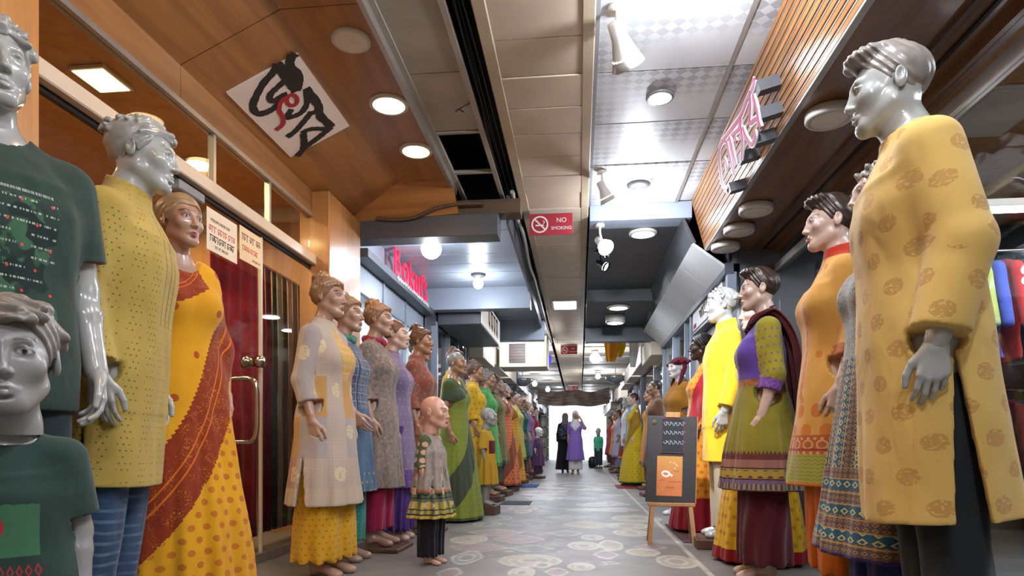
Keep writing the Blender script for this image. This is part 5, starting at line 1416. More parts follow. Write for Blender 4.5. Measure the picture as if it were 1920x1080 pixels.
# ---- left row before the pillar
mannequin('tan female mannequin in patchwork pastel kameez and yellow trousers', -1.46, 3.58, -8, 'F', 'skin_tan', ('updo', 'hair_tan', 5),
    [('kameez', GM['kam_a'], C_('patchwork_cotton', fn_patch)), ('trousers', GM['palazzo'], C_('yellow_dotted', fn_dotted('c9981e', 'a8571c')))], z=0, sc=.985)
mannequin('tan female mannequin in denim blue kameez with forearm held forward', -1.52, 4.05, -4, 'Fb', 'skin_tan', ('updo', 'hair_tan', 6),
    [('kameez', GM['kam_b'], C_('denim_kameez', fn_denim)), ('trousers', GM['straight'], C_('teal_trousers', fn_dotted('2f7f78', '5aa79c', .024, .004))), ('scarf', ring('scarf', .068, .022, 1.475, .016, .2, lumps=.006), C_('sea_green_scarf', '4f8672'))], z=0, sc=.985)
mannequin('bronze female mannequin in grey-rose print kameez and magenta trousers', -1.46, 4.51, -2, 'F', 'skin_tan', ('updo', 'hair_tan', 9),
    [('kameez', GM['kam_c'], C_('grey_rose_print', fn_mixprint('7d706a', '9a7f74', '5f655c', 60))), ('trousers', GM['straight'], C_('magenta_trousers', '8e1840')), ('scarf', ring('scarf', .068, .022, 1.475, .016, .2, lumps=.006), C_('crimson_scarf', '9c1f42'))], z=.03, base=1)
mannequin('pale mannequin with cropped brown hair in lavender tunic and purple trousers', -1.47, 4.98, 0, 'F', 'skin_pale', ('crop', 'hair_brown', 2),
    [('tunic', GM['kam_c'], C_('lavender_tunic', fn_lav)), ('trousers', GM['palazzo_pleat'], C_('purple_trousers', '482c72'))], z=0)
mannequin('brown female mannequin in rust brown print kameez behind the lavender tunic', -1.38, 5.43, 0, 'F', 'skin_brown', ('updo', 'hair_brown', 3),
    [('kameez', GM['kam_c'], C_('rust_print', fn_mixprint('7a4e42', '8f6a54', '9c3a2e', 50))), ('trousers', GM['straight'], C_('rust_trousers', '5a3a30'))], z=.02, base=1)
mannequin('olive-toned female mannequin in white top with coloured trim', -1.50, 5.88, 0, 'F', 'skin_brown', ('updo', 'hair_silver', 8),
    [('kameez', GM['kam_c'], C_('white_trim_print', fn_mixprint('a8aaa6', 'c2c2bc', '9c5240', 26))), ('trousers', GM['straight'], C_('grey_trousers', '6f6f6c'))], z=.02, base=1)
mannequin('bald pink girl mannequin in green and peach dress with grey vest', -.93, 3.98, -12, 'C', 'skin_pink', None,
    [('dress', GM['dress_girl'], C_('girl_dress', fn_girl)), ('vest', GM['vest_girl'], C_('girl_vest', fn_vest)), ('trousers', GM['pants_girl'], C_('black_trousers', '14141a'))], z=0, name='child_mannequin')
mannequin('brown female mannequin in moss green sari with dark border', -1.24, 6.34, -12, 'F', 'skin_brown', ('crop', 'hair_silver', 4),
    [('sari', GM['sari'], C_('moss_sari', fn_sari2('72802f', '7c8a38', '3d4a24', .05, '3a4634')))], z=0, sc=.965)
# ---- right foreground
mannequin('grey male mannequin in yellow kurta with brown flowers at the right', 1.09, 2.0, 170, 'M', 'skin_grey', ('quiff', 'hair_silver', 1),
    [('kurta', GM['kurta_r'], C_('flowered_yellow_kurta', fn_kurta_r)), ('trousers', GM['pants_m'], C_('charcoal_trousers', '1d2022'))], z=.105, base=1, lean=5)
mannequin('pale female mannequin in blue and gold block-print dress behind the yellow kurta', 1.13, 2.50, 178, 'Fp', 'skin_pale', ('wave', 'hair_silver', 5),
    [('dress', GM['kam_r2'], C_('blue_block_print', fn_blue)), ('trousers', GM['straight'], C_('navy_trousers', '232a52'))], z=.05, base=1)
mannequin('pale mannequin with slick dark hair in orange kurti with green chevron hem', 1.13, 2.98, 174, 'Fp', 'skin_pale', ('quiff', 'hair_dark', 6),
    [('kurti', GM['kam_r3'], C_('orange_kurti', fn_orange)), ('trousers', GM['straight'], C_('orange_trousers', 'c2620f'))], z=.075, base=1, sc=1.02)
dup = ribbon('dupatta', [(.05, -.085, 1.40), (.085, -.03, 1.475), (.10, .06, 1.46), (.12, .13, 1.30), (.14, .17, 1.0), (.15, .20, .62)], [(.05, .01, .02), (.055, .02, 0), (.07, .0, .01), (.10, .02, 0), (.12, .02, 0), (.13, .02, 0)], folds=3)
dup2 = ribbon('dupatta', [(-.06, -.05, 1.43), (0, .055, 1.50), (.07, .03, 1.49)], [(.0, .01, .03), (.0, .012, .035), (.0, .012, .03)], folds=2, amp=.006)
t4 = mannequin('pale mannequin with dark quiff in purple bodice and olive skirt dress', 1.03, 3.75, 172, 'Fp', 'skin_pale', ('quiff', 'hair_dark', 7),
    [('dress', GM['dress_r4'], C_('purple_olive_dress', fn_olive)), ('trousers', GM['palazzo'], C_('maroon_trousers', '4c0d18')), ('dupatta', dup, C_('maroon_dupatta', '4a0f16')), ('neck_drape', dup2, C_('maroon_neck_drape', '54121a'))], z=.0)
mannequin('pale bald mannequin in yellow sari with red hem behind the olive dress', 1.17, 4.32, 175, 'Fp', 'skin_pale', None,
    [('sari', GM['sari'], C_('yellow_red_sari', fn_sari2('d9ac20', 'c07a1c', '8c1218', .10, '9c1c18')))], z=.0, sc=.99)
mannequin('grey male mannequin in brilliant yellow kurta facing the corridor on the right', 1.07, 4.90, 178, 'M', 'skin_grey', ('wave', 'hair_grey', 9),
    [('kurta', GM['kurta_l'], C_('bright_yellow_kurta', 'f0c22a')), ('trousers', GM['pants_m'], C_('cream_trousers', 'b5a98c'))], z=.07, base=1)
mannequin('dark wooden-toned mannequin with long black wig in orange and red sari', 1.08, 5.75, 176, 'F', 'skin_dark', ('long', 'hair_black', 4),
    [('sari', GM['sari'], C_('orange_red_sari', fn_sari2('cf8a22', 'b8521c', '8c1422', .3, '9e1a28')))], z=.012, sc=.98)
tb = mannequin('white mannequin in maroon turban and mustard blouse behind the black board', 1.06, 7.0, -160, 'F', 'skin_white', None,
    [('blouse', GM['kam_far2'], C_('mustard_blouse', '9c6a1c')), ('trousers', GM['pants_far'], C_('white_trousers', 'b8b4ac'))], z=.0, sc=.97)
f = Field(); hc = figF.hc
f.ell((hc[0], hc[1]+.02, hc[2]+.055), (.088, .108, .062), .01, rot=(14, 0, 0))
for i in range(9): f.cap((-.085, hc[1]-.07+.02*i, hc[2]+.03+.012*math.sin(i*1.3)), (.085, hc[1]-.055+.02*i, hc[2]+.055+.012*math.sin(i*1.7)), .018, .016, .008)
f.cap((.07, hc[1]+.05, hc[2]+.0), (.085, hc[1]-.02, hc[2]-.19), .028, .018, .02); f.cap((-.07, hc[1]+.05, hc[2]), (-.085, hc[1]-.02, hc[2]-.19), .028, .018, .02)
V, F = sculpt(f, (-.14, hc[1]-.15, hc[2]-.22), (.14, hc[1]+.18, hc[2]+.15), .005)
over(inst('turban', mesh_np('turban', V, F), tb), C_('maroon_turban', '5c1222'))
# ---- the long left row
ROW = [('plum and yellow', 'b8902a', '7a1f4a', 'K'), ('yellow with a navy yoke', 'c9a020', '28305a', 'K'), ('dark red', '7a1a22', '3a1a1c', 'K'), ('bright green', '4f9a4c', '356a3a', 'K'), ('bottle green', '23483a', '5a5c34', 'K'), ('khaki brown', '6e643c', '4a4630', 'K'),
       ('mint green', '8fae86', '5c7a5c', 'K'), ('burnt orange', 'c0663a', '7a3a24', 'S'), ('wine red', '701c2e', '4a141e', 'K'), ('amber yellow', 'cf8f2a', '8a5a1c', 'S'), ('slate blue', '5a6c84', '3a4658', 'K'), ('lemon yellow', 'b9ac4c', '7a6c2c', 'K'),
       ('charcoal', '33343a', '26262c', 'K'), ('teal', '2a5a5c', '1e3c40', 'K'), ('brick brown', '8a4a38', '5a3026', 'S'), ('violet grey', '6a5478', '4a3a58', 'K'), ('ivory', 'b5aa98', '8a8070', 'K'), ('crimson', '9c1f34', '5c1420', 'K')]
ORD = ['first', 'second', 'third', 'fourth', 'fifth', 'sixth', 'seventh', 'eighth', 'ninth', 'tenth', 'eleventh', 'twelfth', 'thirteenth', 'fourteenth', 'fifteenth', 'sixteenth', 'seventeenth', 'eighteenth']
rr = random.Random(31)
for i, (cn, c1, c2, kd) in enumerate(ROW):
    y = 6.98+i*.50+rr.uniform(-.05, .05); x = -1.30+(.07 if i % 2 else -.07)
    if i >= 12: y = 12.98+(i-12)*.9
    cm = C_('row_cloth_%d' % i, fn_band(c1, [(0, c2), (.46, c1)], lambda c, b, c2=c2: c.mix(b, c2, c.dots(.06, .07, .010)*.6))) if kd == 'K' else C_('row_sari_%d' % i, fn_sari2(c1, c2, c2, .06))
    cl = [('kameez', GM['kam_far'], cm), ('trousers', GM['pants_far'], C_('row_trousers_%d' % i, c2))] if kd == 'K' else [('sari', GM['sari_far'], cm)]
    mannequin('%s %s mannequin, %s past the moss sari in left row' % (cn, 'kameez' if kd == 'K' else 'sari', ORD[i]), x, y, rr.uniform(-12, 8), 'Fl', rr.choice(('skin_brown', 'skin_tan', 'skin_pale')), (rr.choice(('updo', 'crop')), rr.choice(('hair_brown', 'hair_dark', 'hair_silver', 'hair_tan')), rr.choice((1, 2))), cl, z=.08, base=1, group='mannequins in the long left row', sc=rr.uniform(.94, .99))
mannequin('grey-headed child mannequin in mustard dress with maroon bodice, left row', -1.0, 6.9, -10, 'Cl', 'skin_dullgrey', None, [('dress', GM['dress_child'], C_('mustard_child_dress', lambda c: c.mix('b08a22', '5c1c20', c.v.between(.56, .70)*c.u.abs().lt(.09)*(1.0-c.part))))], z=.10, base=1, name='child_mannequin')
mannequin('white-headed child mannequin in plum outfit at the far end of the left row', -.92, 14.4, -30, 'Cl', 'skin_white', None, [('dress', GM['dress_child'], C_('plum_child_dress', '5c3a60')), ('trousers', GM['pants_girl'], C_('plum_child_trousers', '4f2a4a'))], z=.05, base=1, name='child_mannequin', sc=1.05)
# ---- the right row beyond the board
RR = [(1.0, 11.9, 'yellow-green draped sari mannequin in the right row above the red mat', 'b9a01c', '8a6a14', 'S'), (1.20, 11.0, 'amber kameez mannequin behind the yellow-green sari', 'b87a22', '8a4a1c', 'K'), (1.08, 13.2, 'sky blue shirt mannequin in the right row', '6fa0cc', 'b9b9b4', 'M'),
      (1.05, 14.1, 'white panjabi mannequin in the right row beside the sky blue shirt', 'c4c8cc', '8c8a84', 'M'), (1.12, 15.6, 'maroon kameez mannequin with orange trousers in the right row', '6a2220', 'b8622c', 'K'), (1.05, 17.4, 'pale lilac kameez mannequin far in the right row', 'a8a4bc', '7a7a94', 'K'), (1.08, 19.4, 'ochre orange kameez mannequin far in the right row', 'b87a2c', '5a4a3a', 'K'), (1.06, 22.0, 'rose kameez mannequin farthest in the right row', '9a3a4c', '5a2a34', 'K'),
      (1.12, 9.6, 'brown print kameez mannequin in shade behind the black board', '6a4a34', '4a3426', 'K')]
for i, (x, y, lb, c1, c2, kd) in enumerate(RR):
    if kd == 'S': cl = [('sari', GM['sari_far'], C_('right_sari_%d' % i, fn_sari2(c1, 'a88a14', '4a6a1c', .05, c2)))]
    elif kd == 'M': cl = [('shirt', GM['shirt_far'], C_('right_shirt_%d' % i, c1)), ('trousers', GM['pants_m'], C_('right_trousers_%d' % i, c2))]
    else: cl = [('kameez', GM['kam_far'], C_('right_kameez_%d' % i, fn_band(c1, [(0, c2), (.46, c1)]))), ('trousers', GM['pants_far'], C_('right_trousers_%d' % i, c2))]
    mannequin(lb, x, y, 180+rr.uniform(-10, 10), 'Ml' if kd == 'M' else 'Fl', 'skin_grey' if kd == 'M' else rr.choice(('skin_pale', 'skin_brown')), ('wave', 'hair_grey', 2) if kd == 'M' else ('crop', 'hair_dark', 1), cl, z=.05, base=1, sc=.95)
mannequin('grey boy mannequin in sea green shirt near the far doorway', .62, 21.0, -100, 'Cl', 'skin_dullgrey', None, [('dress', GM['tee_boy'], C_('sea_green_shirt', '3f9a78')), ('trousers', GM['pants_girl'], C_('boy_jeans', '2a3440'))], z=.05, base=1, name='child_mannequin', sc=1.2)
# ---------------------------------------------------------------- signs, notices, goods, people
def on_plane(u, v, P0, n):
    """point of the plane (P0, n) seen at picture position (u, v)"""
    d = Vector((CS, SN, 0))*((u-960)/1200)+Vector((-SN, CS, 0))+Vector((0, 0, (835-v)/1200)); n = Vector(n); o = Vector((0, 0, .75))
    t = (Vector(P0)-o).dot(n)/d.dot(n); return o+d*t
def rough_stroke(pts, w, seed, jag=.12):
    rg = random.Random(seed); P = smooth_pts(pts, 5); n = len(P)
    return P, [w*(1+rg.uniform(-jag, jag)) for _ in range(n)]
# ---- brush-script sign on the sloped coffer panel
pn = Vector((.25, 0, -.54)).normalized()                # panel normal, facing down into the corridor
pT, pB = Vector((-1.5, 0, 2.95)), Vector((-2.04, 0, 2.70)); sl = (pB-pT)
def slope(y, t, h=0.0): p = pT+sl*t+pn*h; return (p.x, y, p.z)
sign = thing('brush_script_sign', 'white square sign with black and red brush script on sloped wood ceiling', 'sign', slope(3.8, .5, .004))
base = Vector(sign.location)
def rel(p): return tuple(Vector(p)-base)
m = MB(); y0s, y1s = 3.40, 4.20
c8 = [rel(slope(y, t, h)) for h in (.0, .012) for (y, t) in ((y0s, .10), (y1s, .10), (y1s, .87), (y0s, .87))]
m._add(c8, [(0, 1, 2, 3), (7, 6, 5, 4), (0, 4, 5, 1), (1, 5, 6, 2), (2, 6, 7, 3), (3, 7, 4, 0)]); m.build('board', M['sign_white'], sign)
def crop_pt(p): return on_plane(440+p[0]/4.695, 80+p[1]/4.695, pT+pn*.013, pn)
ey, es = Vector((0, 1, 0)), sl.normalized()
def uv2(p): q = crop_pt(p)-(pT+pn*.013); return (q.dot(ey), q.dot(es))
def lift(p2, h): q = pT+pn*(.0125+h)+ey*p2[0]+es*p2[1]; return rel(q)
BL = [([(370, 185), (335, 265), (255, 355), (190, 470), (160, 560), (195, 620), (265, 618), (340, 580), (395, 530)], .045), ([(360, 195), (430, 255), (490, 340), (550, 425)], .070), ([(535, 95), (490, 150), (492, 210), (540, 262), (572, 310), (560, 370), (548, 425)], .052),
      ([(445, 330), (380, 390), (318, 450), (310, 500), (352, 510), (410, 472), (465, 452)], .040), ([(630, 400), (680, 470), (740, 560), (752, 640), (800, 690), (855, 745)], .055), ([(632, 430), (640, 520), (600, 600), (540, 640), (465, 655), (500, 585)], .040),
      ([(742, 570), (695, 615), (640, 622)], .036), ([(660, 630), (590, 715), (525, 785), (460, 830)], .044), ([(850, 740), (780, 800), (700, 862), (620, 922), (548, 1000)], .046), ([(585, 795), (660, 762), (745, 756), (800, 762)], .036), ([(605, 800), (612, 880), (600, 930)], .046)]
m = MB()
for i, (P, w) in enumerate(BL):
    q, ws = rough_stroke([uv2(p) for p in P], w, i, .14); m.stroke(q, ws, .002+.00015*i, lift)
m.build('black_brush_strokes', M['ink'], sign)
m = MB()
q = [(505+46*math.cos(a), 505+48*math.sin(a)) for a in [2*math.pi*k/20 for k in range(21)]]
m.stroke([uv2(p) for p in q], .026, .004, lift)
q, ws = rough_stroke([uv2(p) for p in [(475, 470), (410, 510), (390, 590), (425, 660), (420, 720), (362, 768)]], .030, 9, .06); m.stroke(q, ws, .0044, lift)
m.build('red_brush_strokes', M['ink_red'], sign)
# ---- outlined letters standing off the slatted fascia
fx, fz = fas(.45, .13); fn_ = Vector((-(FZ0-FZ1), 0, -(FX1-FX0))).normalized(); fP = Vector((fx, 0, fz)); fe = Vector((FX1-FX0, 0, FZ1-FZ0)).normalized()
sg = thing('outlined_letter_sign', 'pink letters with glowing white outline standing off the slatted wood fascia', 'sign', (fx, 3.9, fz)); sb = Vector(sg.location)
def f2(p): q = on_plane(1320+p[0]/4.155, 120+p[1]/4.155, fP, fn_)-fP; return (q.y, q.dot(fe))
def flift(p2, h): return tuple(fP+Vector((0, p2[0], 0))+fe*p2[1]+fn_*h-sb)
LT = [[(190, 985), (150, 930), (130, 800), (126, 690), (150, 612), (178, 592)], [(150, 605), (230, 500), (300, 400), (350, 275), (392, 180), (405, 112)], [(188, 600), (203, 680), (225, 780), (240, 862)], [(168, 735), (186, 785), (184, 832)], [(210, 560), (232, 650), (260, 785)],
      [(300, 420), (288, 500), (252, 540), (266, 605)], [(298, 470), (310, 600), (300, 735)], [(315, 490), (340, 560), (385, 625), (412, 560), (406, 518)], [(372, 205), (376, 330), (372, 455), (428, 422), (458, 495)], [(398, 240), (425, 340), (440, 430)]]
M['neon_white'] = material('lit_white_edge', 'cfc6d0', .4, emit='e8e0f0', emit_s=.12); M['pink_face'] = plain('pink_letter_face', '8f3450', .4, 0, .1)
m1, m2 = MB(), MB()
for i, P in enumerate(LT):
    q = smooth_pts([f2(p) for p in P], 5); w = .042
    m1.stroke(q, w, .010+.0003*i, flift); m2.stroke(q, w*.60, .0135+.0003*i, flift)
m1.build('letter_outline', M['neon_white'], sg); m2.build('letter_face', M['pink_face'], sg)
for cp_ in ((405, 150), (425, 360), (385, 560), (270, 700), (185, 940)):
    q_ = f2(cp_); y = q_[0]; t = .45+q_[1]/math.hypot(FX1-FX0, FZ1-FZ0)
    a = fas(t, .010); b = fas(t, .132); d = (FX1-FX0)*.13; e = (FZ1-FZ0)*.13
    MB().prism([(a[0]-sb.x, a[1]-sb.z), (b[0]-sb.x, b[1]-sb.z), (b[0]+d-sb.x, b[1]+e-sb.z), (a[0]+d-sb.x, a[1]+e-sb.z)], 'y', y-.035-sb.y, y+.035-sb.y).build('bracket', M['beam_dark'], sg)
# ---- red letters on the second shop's ledge
def text_mesh(body, size, depth, mat):
    cu = bpy.data.curves.new('letter', 'FONT'); cu.body = body; cu.size = size; cu.extrude = depth/2; cu.resolution_u = 4
    o = bpy.data.objects.new('letter_tmp', cu); COL.objects.link(o)
    dg = bpy.context.evaluated_depsgraph_get(); me = bpy.data.meshes.new_from_object(o.evaluated_get(dg)); bpy.data.objects.remove(o); me.name = 'letter'
    me.materials.clear(); me.materials.append(mat); return me
M['red_letter'] = material('lit_red_letter', 'c81a44', .4, emit='ff1446', emit_s=.9)
bk = thing('shop_name_letters', "red three-dimensional letters reading Bokul'S on the grey ledge", 'sign', (-1.87, 6.32, 2.505))
px = 0.0
for ch, sz, adv in (('B', .50, .30), ('o', .47, .25), ('k', .47, .225), ('u', .47, .245), ('l', .47, .10), ("'", .47, .07), ('S', .36, .22)):
    me = text_mesh(ch, sz, .014, M['red_letter'])
    o = inst('letter', me, bk, (0, px, .0), (R(90), 0, R(90))); o.scale = (.93, 1, 1); px += adv*1.08
m = MB(); rg = random.Random(4)
for k in range(16):
    y = .10+k*.085; P = [(y, -.045+rg.uniform(0, .01)), (y+.02, -.012), (y+.045, -.05), (y+.07, -.02+rg.uniform(-.01, .01))]
    m.stroke(smooth_pts(P, 3), .014, .010, lambda p, h: (.012+h, p[0], p[1]))
m.build('small_white_script', plain('white_script', 'd8d8d8', .5), bk)
# ---- lit box sign with vertical letters beyond
bx = thing('box_sign', 'white box sign with red and black letters over the dark left shop', 'sign', (-1.30, 8.4, 2.36))
MB().box(-.58, 0, 0, 2.0, 0, .42, .008).build('casing', M['slate'], bx)
MB().box(.0, .012, .03, 1.97, .02, .40, .002).build('face', material('lit_sign_face', 'e8e6e2', .5, emit='fff8f0', emit_s=.5), bx)
m = MB(); m2 = MB()
for k in range(4):
    y = .62+k*.28; mm = m if k % 2 else m2
    for j, P in enumerate(([(y, .34), (y+.2, .34)], [(y+.05, .34), (y+.04, .2), (y+.1, .12), (y+.16, .2)], [(y+.15, .34), (y+.15, .08)])):
        mm.stroke(smooth_pts(P, 4), .035, .004+.0004*j, lambda p, h: (.0125+h, p[0], p[1]))
m.build('black_letters', M['ink'], bx); m2.build('red_letters', M['ink_red'], bx)
# ---- light box on the right with a red figure shape
rb = thing('picture_light_box', 'white light box with red and grey picture beyond the slatted fascia', 'sign', (1.40, 6.40, 2.10))
MB().box(0, .10, 0, 1.7, 0, .42, .01).build('casing', M['slate'], rb)
MB().box(-.012, 0, .05, 1.65, .04, .38, .003).build('face', plain('light_box_face', 'c9cac8', .4, 0, .05), rb)
m = MB(); m.stroke(smooth_pts([(.45, .36), (.38, .30), (.42, .2), (.36, .1), (.40, .05)], 4), [.05]*5+[.12]*6+[.16]*6, .004, lambda p, h: (-.0125-h, p[0], p[1])); m.build('red_picture', M['ink_red'], rb)
m = MB()
for k in range(5): m.stroke(smooth_pts([(.75+k*.09, .30-.03*k), (.80+k*.1, .2), (.78+k*.08, .12)], 4), .03, .003+.0004*k, lambda p, h: (-.0125-h, p[0], p[1]))
m.build('grey_picture', M['ink_grey'], rb)
m = MB(); m.box(-.016, -.012, 1.42, 1.58, .06, .11); m.build('red_mark', M['ink_red'], rb)
# ---- NO SMOKING signs under the duct
M['sign_red'] = plain('sign_red', '9c1c2e', .45, 0, .06); M['sign_print'] = plain('sign_print_white', 'dcd6d0', .5, 0, .03)
def no_smoking(x, y, z, w, label):
    t = thing('no_smoking_sign', label, 'sign', (x, y, z)); h = w*.5
    MB().box(-w/2, w/2, 0, .008, -h, 0, .001).build('panel', M['sign_red'], t)
    MB().box(-w/2+.0, w/2-.0, .002, .006, 0, .035).build('hanger', M['alu'], t)
    cx, cz, r = -w*.26, -h*.5, h*.36
    m = MB(); q = [(cx+r*math.cos(a), cz+r*math.sin(a)) for a in [2*math.pi*k/32 for k in range(33)]]; lf = lambda p, d: (p[0], -.0005-d, p[1])
    m.stroke(q, r*.2, .002, lf); m.stroke([(cx-r*.7, cz+r*.7), (cx+r*.7, cz-r*.7)], r*.2, .0026, lf); m.build('prohibition_ring', M['sign_print'], t)
    m = MB(); m.stroke([(cx-r*.55, cz-r*.12), (cx+r*.5, cz-r*.12)], r*.2, .0015, lf); m.stroke(smooth_pts([(cx+r*.45, cz+r*.1), (cx+r*.6, cz+r*.3), (cx+r*.4, cz+r*.5)], 3), r*.1, .0015, lf); m.build('cigarette', M['sign_print'], t)
    for body, zz, s in (('NO', -h*.42, h*.30), ('SMOKING', -h*.76, h*.215)):
        me = text_mesh(body, s, .002, M['sign_print']); wd = max(v.co.x for v in me.vertices)
        inst('lettering', me, t, (w*.24-wd/2, -.0015, zz), (R(90), 0, 0))
    return t
no_smoking(-.262, 5.98, 2.915, .40, 'red no smoking sign hanging under the cream duct, the nearer one')
no_smoking(-.22, 14.0, 2.915, .36, 'red no smoking sign far down the cream duct')
no_smoking(-.22, 23.4, 2.915, .36, 'red sign at the far end of the cream duct')
# ---- paper notices on the glass door
def script_line(m, y0, y1, z, h, seed, w=.006):
    rg = random.Random(seed); lf = lambda p, d: (.0012+d, p[0], p[1]); y = y0
    while y < y1-h*.5:
        wd = h*rg.uniform(1.6, 3.0); ye = min(y+wd, y1); m.stroke([(y, z), (ye, z)], w, .0004, lf); k = y
        while k < ye-h*.3:
            c = rg.choice('vlo'); s = h*.55
            if c == 'v': m.stroke([(k+s*.5, z), (k+s*.5, z-h)], w, .0006, lf)
            elif c == 'l': m.stroke(smooth_pts([(k+s*.2, z), (k, z-h*.5), (k+s*.4, z-h*.9), (k+s*.8, z-h*.3)], 3), w, .0008, lf)
            else: m.stroke(smooth_pts([(k, z-h*.3), (k+s*.5, z-h*.8), (k+s, z-h*.4), (k+s*.5, z-h*.2)], 3), w, .0010, lf)
            k += s*1.25
        y = ye+h*.35
def notice(y, z, w, h, mat, lines, label):
    t = thing('paper_notice', label, 'notice', (-2.050, y, z)); MB().box(0, .0012, 0, w, -h, 0).build('sheet', M[mat], t)
    for i, (zz, hh, mt, a, b) in enumerate(lines):
        m = MB(); script_line(m, w*a, w*b, -h*zz, hh, i+int(y*10), hh*.16); m.build('text_line', M[mt], t)
notice(3.345, 2.075, .315, .235, 'paper', [(.22, .018, 'ink_grey', .12, .8), (.40, .034, 'ink_orange', .06, .92), (.62, .036, 'ink', .08, .9), (.84, .016, 'ink_grey', .25, .7)], 'white paper notice with red and black script on the glass door')
notice(3.69, 2.09, .275, .205, 'paper2', [(.20, .040, 'ink_grey', .08, .9), (.55, .034, 'ink_orange', .1, .85), (.84, .014, 'ink_grey', .55, .9)], 'cream paper notice with grey and orange script beside the white notice')
# ---- saris hanging inside the left shop
def hang(name, x, y0, y1, z0, z1, mat, label, folds=5, amp=.02, group=None, cat='fabric'):
    n, mN = 40, 14; V = []; F = []
    for j in range(mN+1):
        z = z1+(z0-z1)*j/mN
        for side in (0, 1):
            for i in range(n+1):
                s = i/n; y = y0+(y1-y0)*s; a = amp*(.4+.6*j/mN)*math.sin(s*folds*2*math.pi+.5*math.sin(j*.4)); V.append((x+a+(.005 if side else 0), y+.01*math.sin(j*.5+s*5), z))
    w = n+1; L = 2*w
    for j in range(mN):
        for i in range(n):
            a = j*L+i; b = (j+1)*L+i; F += [(a, a+1, b+1, b), (a+w, b+w, b+w+1, a+w+1)]
        F += [(j*L, (j+1)*L, (j+1)*L+w, j*L+w), (j*L+n, j*L+w+n, (j+1)*L+w+n, (j+1)*L+n)]
    for i in range(n): F += [(i, i+w, i+w+1, i+1), (mN*L+i, mN*L+i+1, mN*L+i+w+1, mN*L+i+w)]
    V = np.array(V); o0 = np.array((x, (y0+y1)/2, z0)); me = mesh_np(name, V-o0, np.array(F), True, mat)
    o = link(bpy.data.objects.new(name, me)); o.location = o0; return tag(o, label, cat, group)
rail = MB().tube([(-2.36, 3.6, 2.10), (-2.36, 5.34, 2.10)], .013, 10).build('clothes_rail', M['steel']); tag(rail, 'steel rail carrying saris inside the left shop', 'rail')
red_s = cloth('red_sari_cloth', lambda c: c.mix(c.mix('a3162a', '84101f', c.noise(6, 3).ramp(.4, .7)), '3a1a14', (c.vor(38).lt(.22))*.7))
hang('hanging_sari', -2.36, 3.88, 4.50, .08, 2.10, red_s, 'wide red sari with dark specks hanging behind the glass door', 4, .014)
for k, (a, b, c1, lb) in enumerate(((4.51, 4.60, '7a0d1c', 'narrow dark red sari hanging beside the wide red one'), (4.61, 4.70, '54101a', 'narrow wine sari hanging between red and green ones'), (4.72, 4.79, '26352c', 'dark green sari hanging inside the left shop'), (4.80, 4.88, '8f8a74', 'pale khaki sari hanging inside the left shop'), (4.89, 4.97, '4a4436', 'olive brown sari hanging inside the left shop'), (4.98, 5.06, 'b09a80', 'beige sari hanging inside the left shop'), (5.07, 5.16, '2c3340', 'slate blue sari hanging inside the left shop'), (5.17, 5.30, '1e222a', 'black sari hanging nearest the wood pillar inside'))):
    hang('hanging_sari', -2.36, a, b, .1, 2.10, cloth('hanging_cloth_%d' % k, c1), lb, 2, .02)
for k, c1 in enumerate(('1c1c20', '2a2420', '18181c', '3a2c26')):
    hang('hanging_garment', -3.0, 3.9+k*.16, 4.02+k*.16, .9, 1.75, cloth('dark_garment_%d' % k, c1), ('black', 'brown', 'charcoal', 'umber')[k]+' garment on the inner rack of the left shop', 2, .03)
r2 = MB().tube([(-3.0, 3.7, 1.76), (-3.0, 5.35, 1.76)], .013, 10).build('clothes_rail', M['steel']); tag(r2, 'inner steel rail deep in the left shop', 'rail')
# ---- shirts hanging in the right shop
rr2 = MB().tube([(2.05, 4.25, 1.95), (4.15, 4.25, 1.95)], .014, 10).build('clothes_rail', M['steel']); tag(rr2, 'steel clothes rail inside the right shop', 'rail')
rg = random.Random(77)
SHC = ['b8bcc4', '7c2430', '2c3c78', '8c9a4c', '3c4c9c', 'a8302c', '304868', '9aa4b4', '503a6c', '24505c', 'b08a3c', '742848']
SHN = ['white', 'dark red', 'navy', 'moss green', 'royal blue', 'scarlet', 'denim', 'pale grey', 'violet', 'petrol', 'ochre', 'plum']
def shirt_mesh(seed):
    rg = random.Random(seed); f = Field()
    f.loft([(-.62, .23, .026, 0), (-.3, .22, .028, 0), (-.1, .21, .03, 0), (-.02, .12, .028, 0), (.0, .06, .025, 0)], .02, disp=wrinkles(seed, .008))
    for s in (-1, 1): f.cap((s*.17, 0, -.07), (s*.27, .0, -.42), .034, .03, .02)
    V, F = sculpt(f, (-.35, -.12, -.65), (.35, .12, .05), .011); return mesh_np('shirt', V, F, True)
SM = [shirt_mesh(50), shirt_mesh(51)]
for k in range(12):
    x = 2.10+k*.095
    t = thing('hanging_shirt', '%s shirt on the rail inside the right shop, under the tube light' % SHN[k], 'shirt', (x, 4.25, 1.88), R(90+rg.uniform(-3, 3)))
    over(inst('shirt', SM[k % 2], t), cloth('shirt_%d' % k, (lambda c, h=SHC[k]: c.mix(h, 'a8a8a0', c.stripes(c.x, .05, .12)*.5)) if k % 3 == 0 else SHC[k]))
    MB().tube(smooth_pts([(-.18, 0, -.055), (0, 0, .01), (.18, 0, -.055)], 4), .006, 6).tube(smooth_pts([(0, 0, .005), (0, 0, .045), (.0, .014, .072), (0, 0, .086), (0, -.012, .075)], 4), .003, 6).build('hanger', M['black_metal'], t)
rr3 = MB().tube([(2.05, 4.6, 1.12), (4.15, 4.6, 1.12)], .014, 10).build('clothes_rail', M['steel']); tag(rr3, 'low steel clothes rail inside the right shop', 'rail')
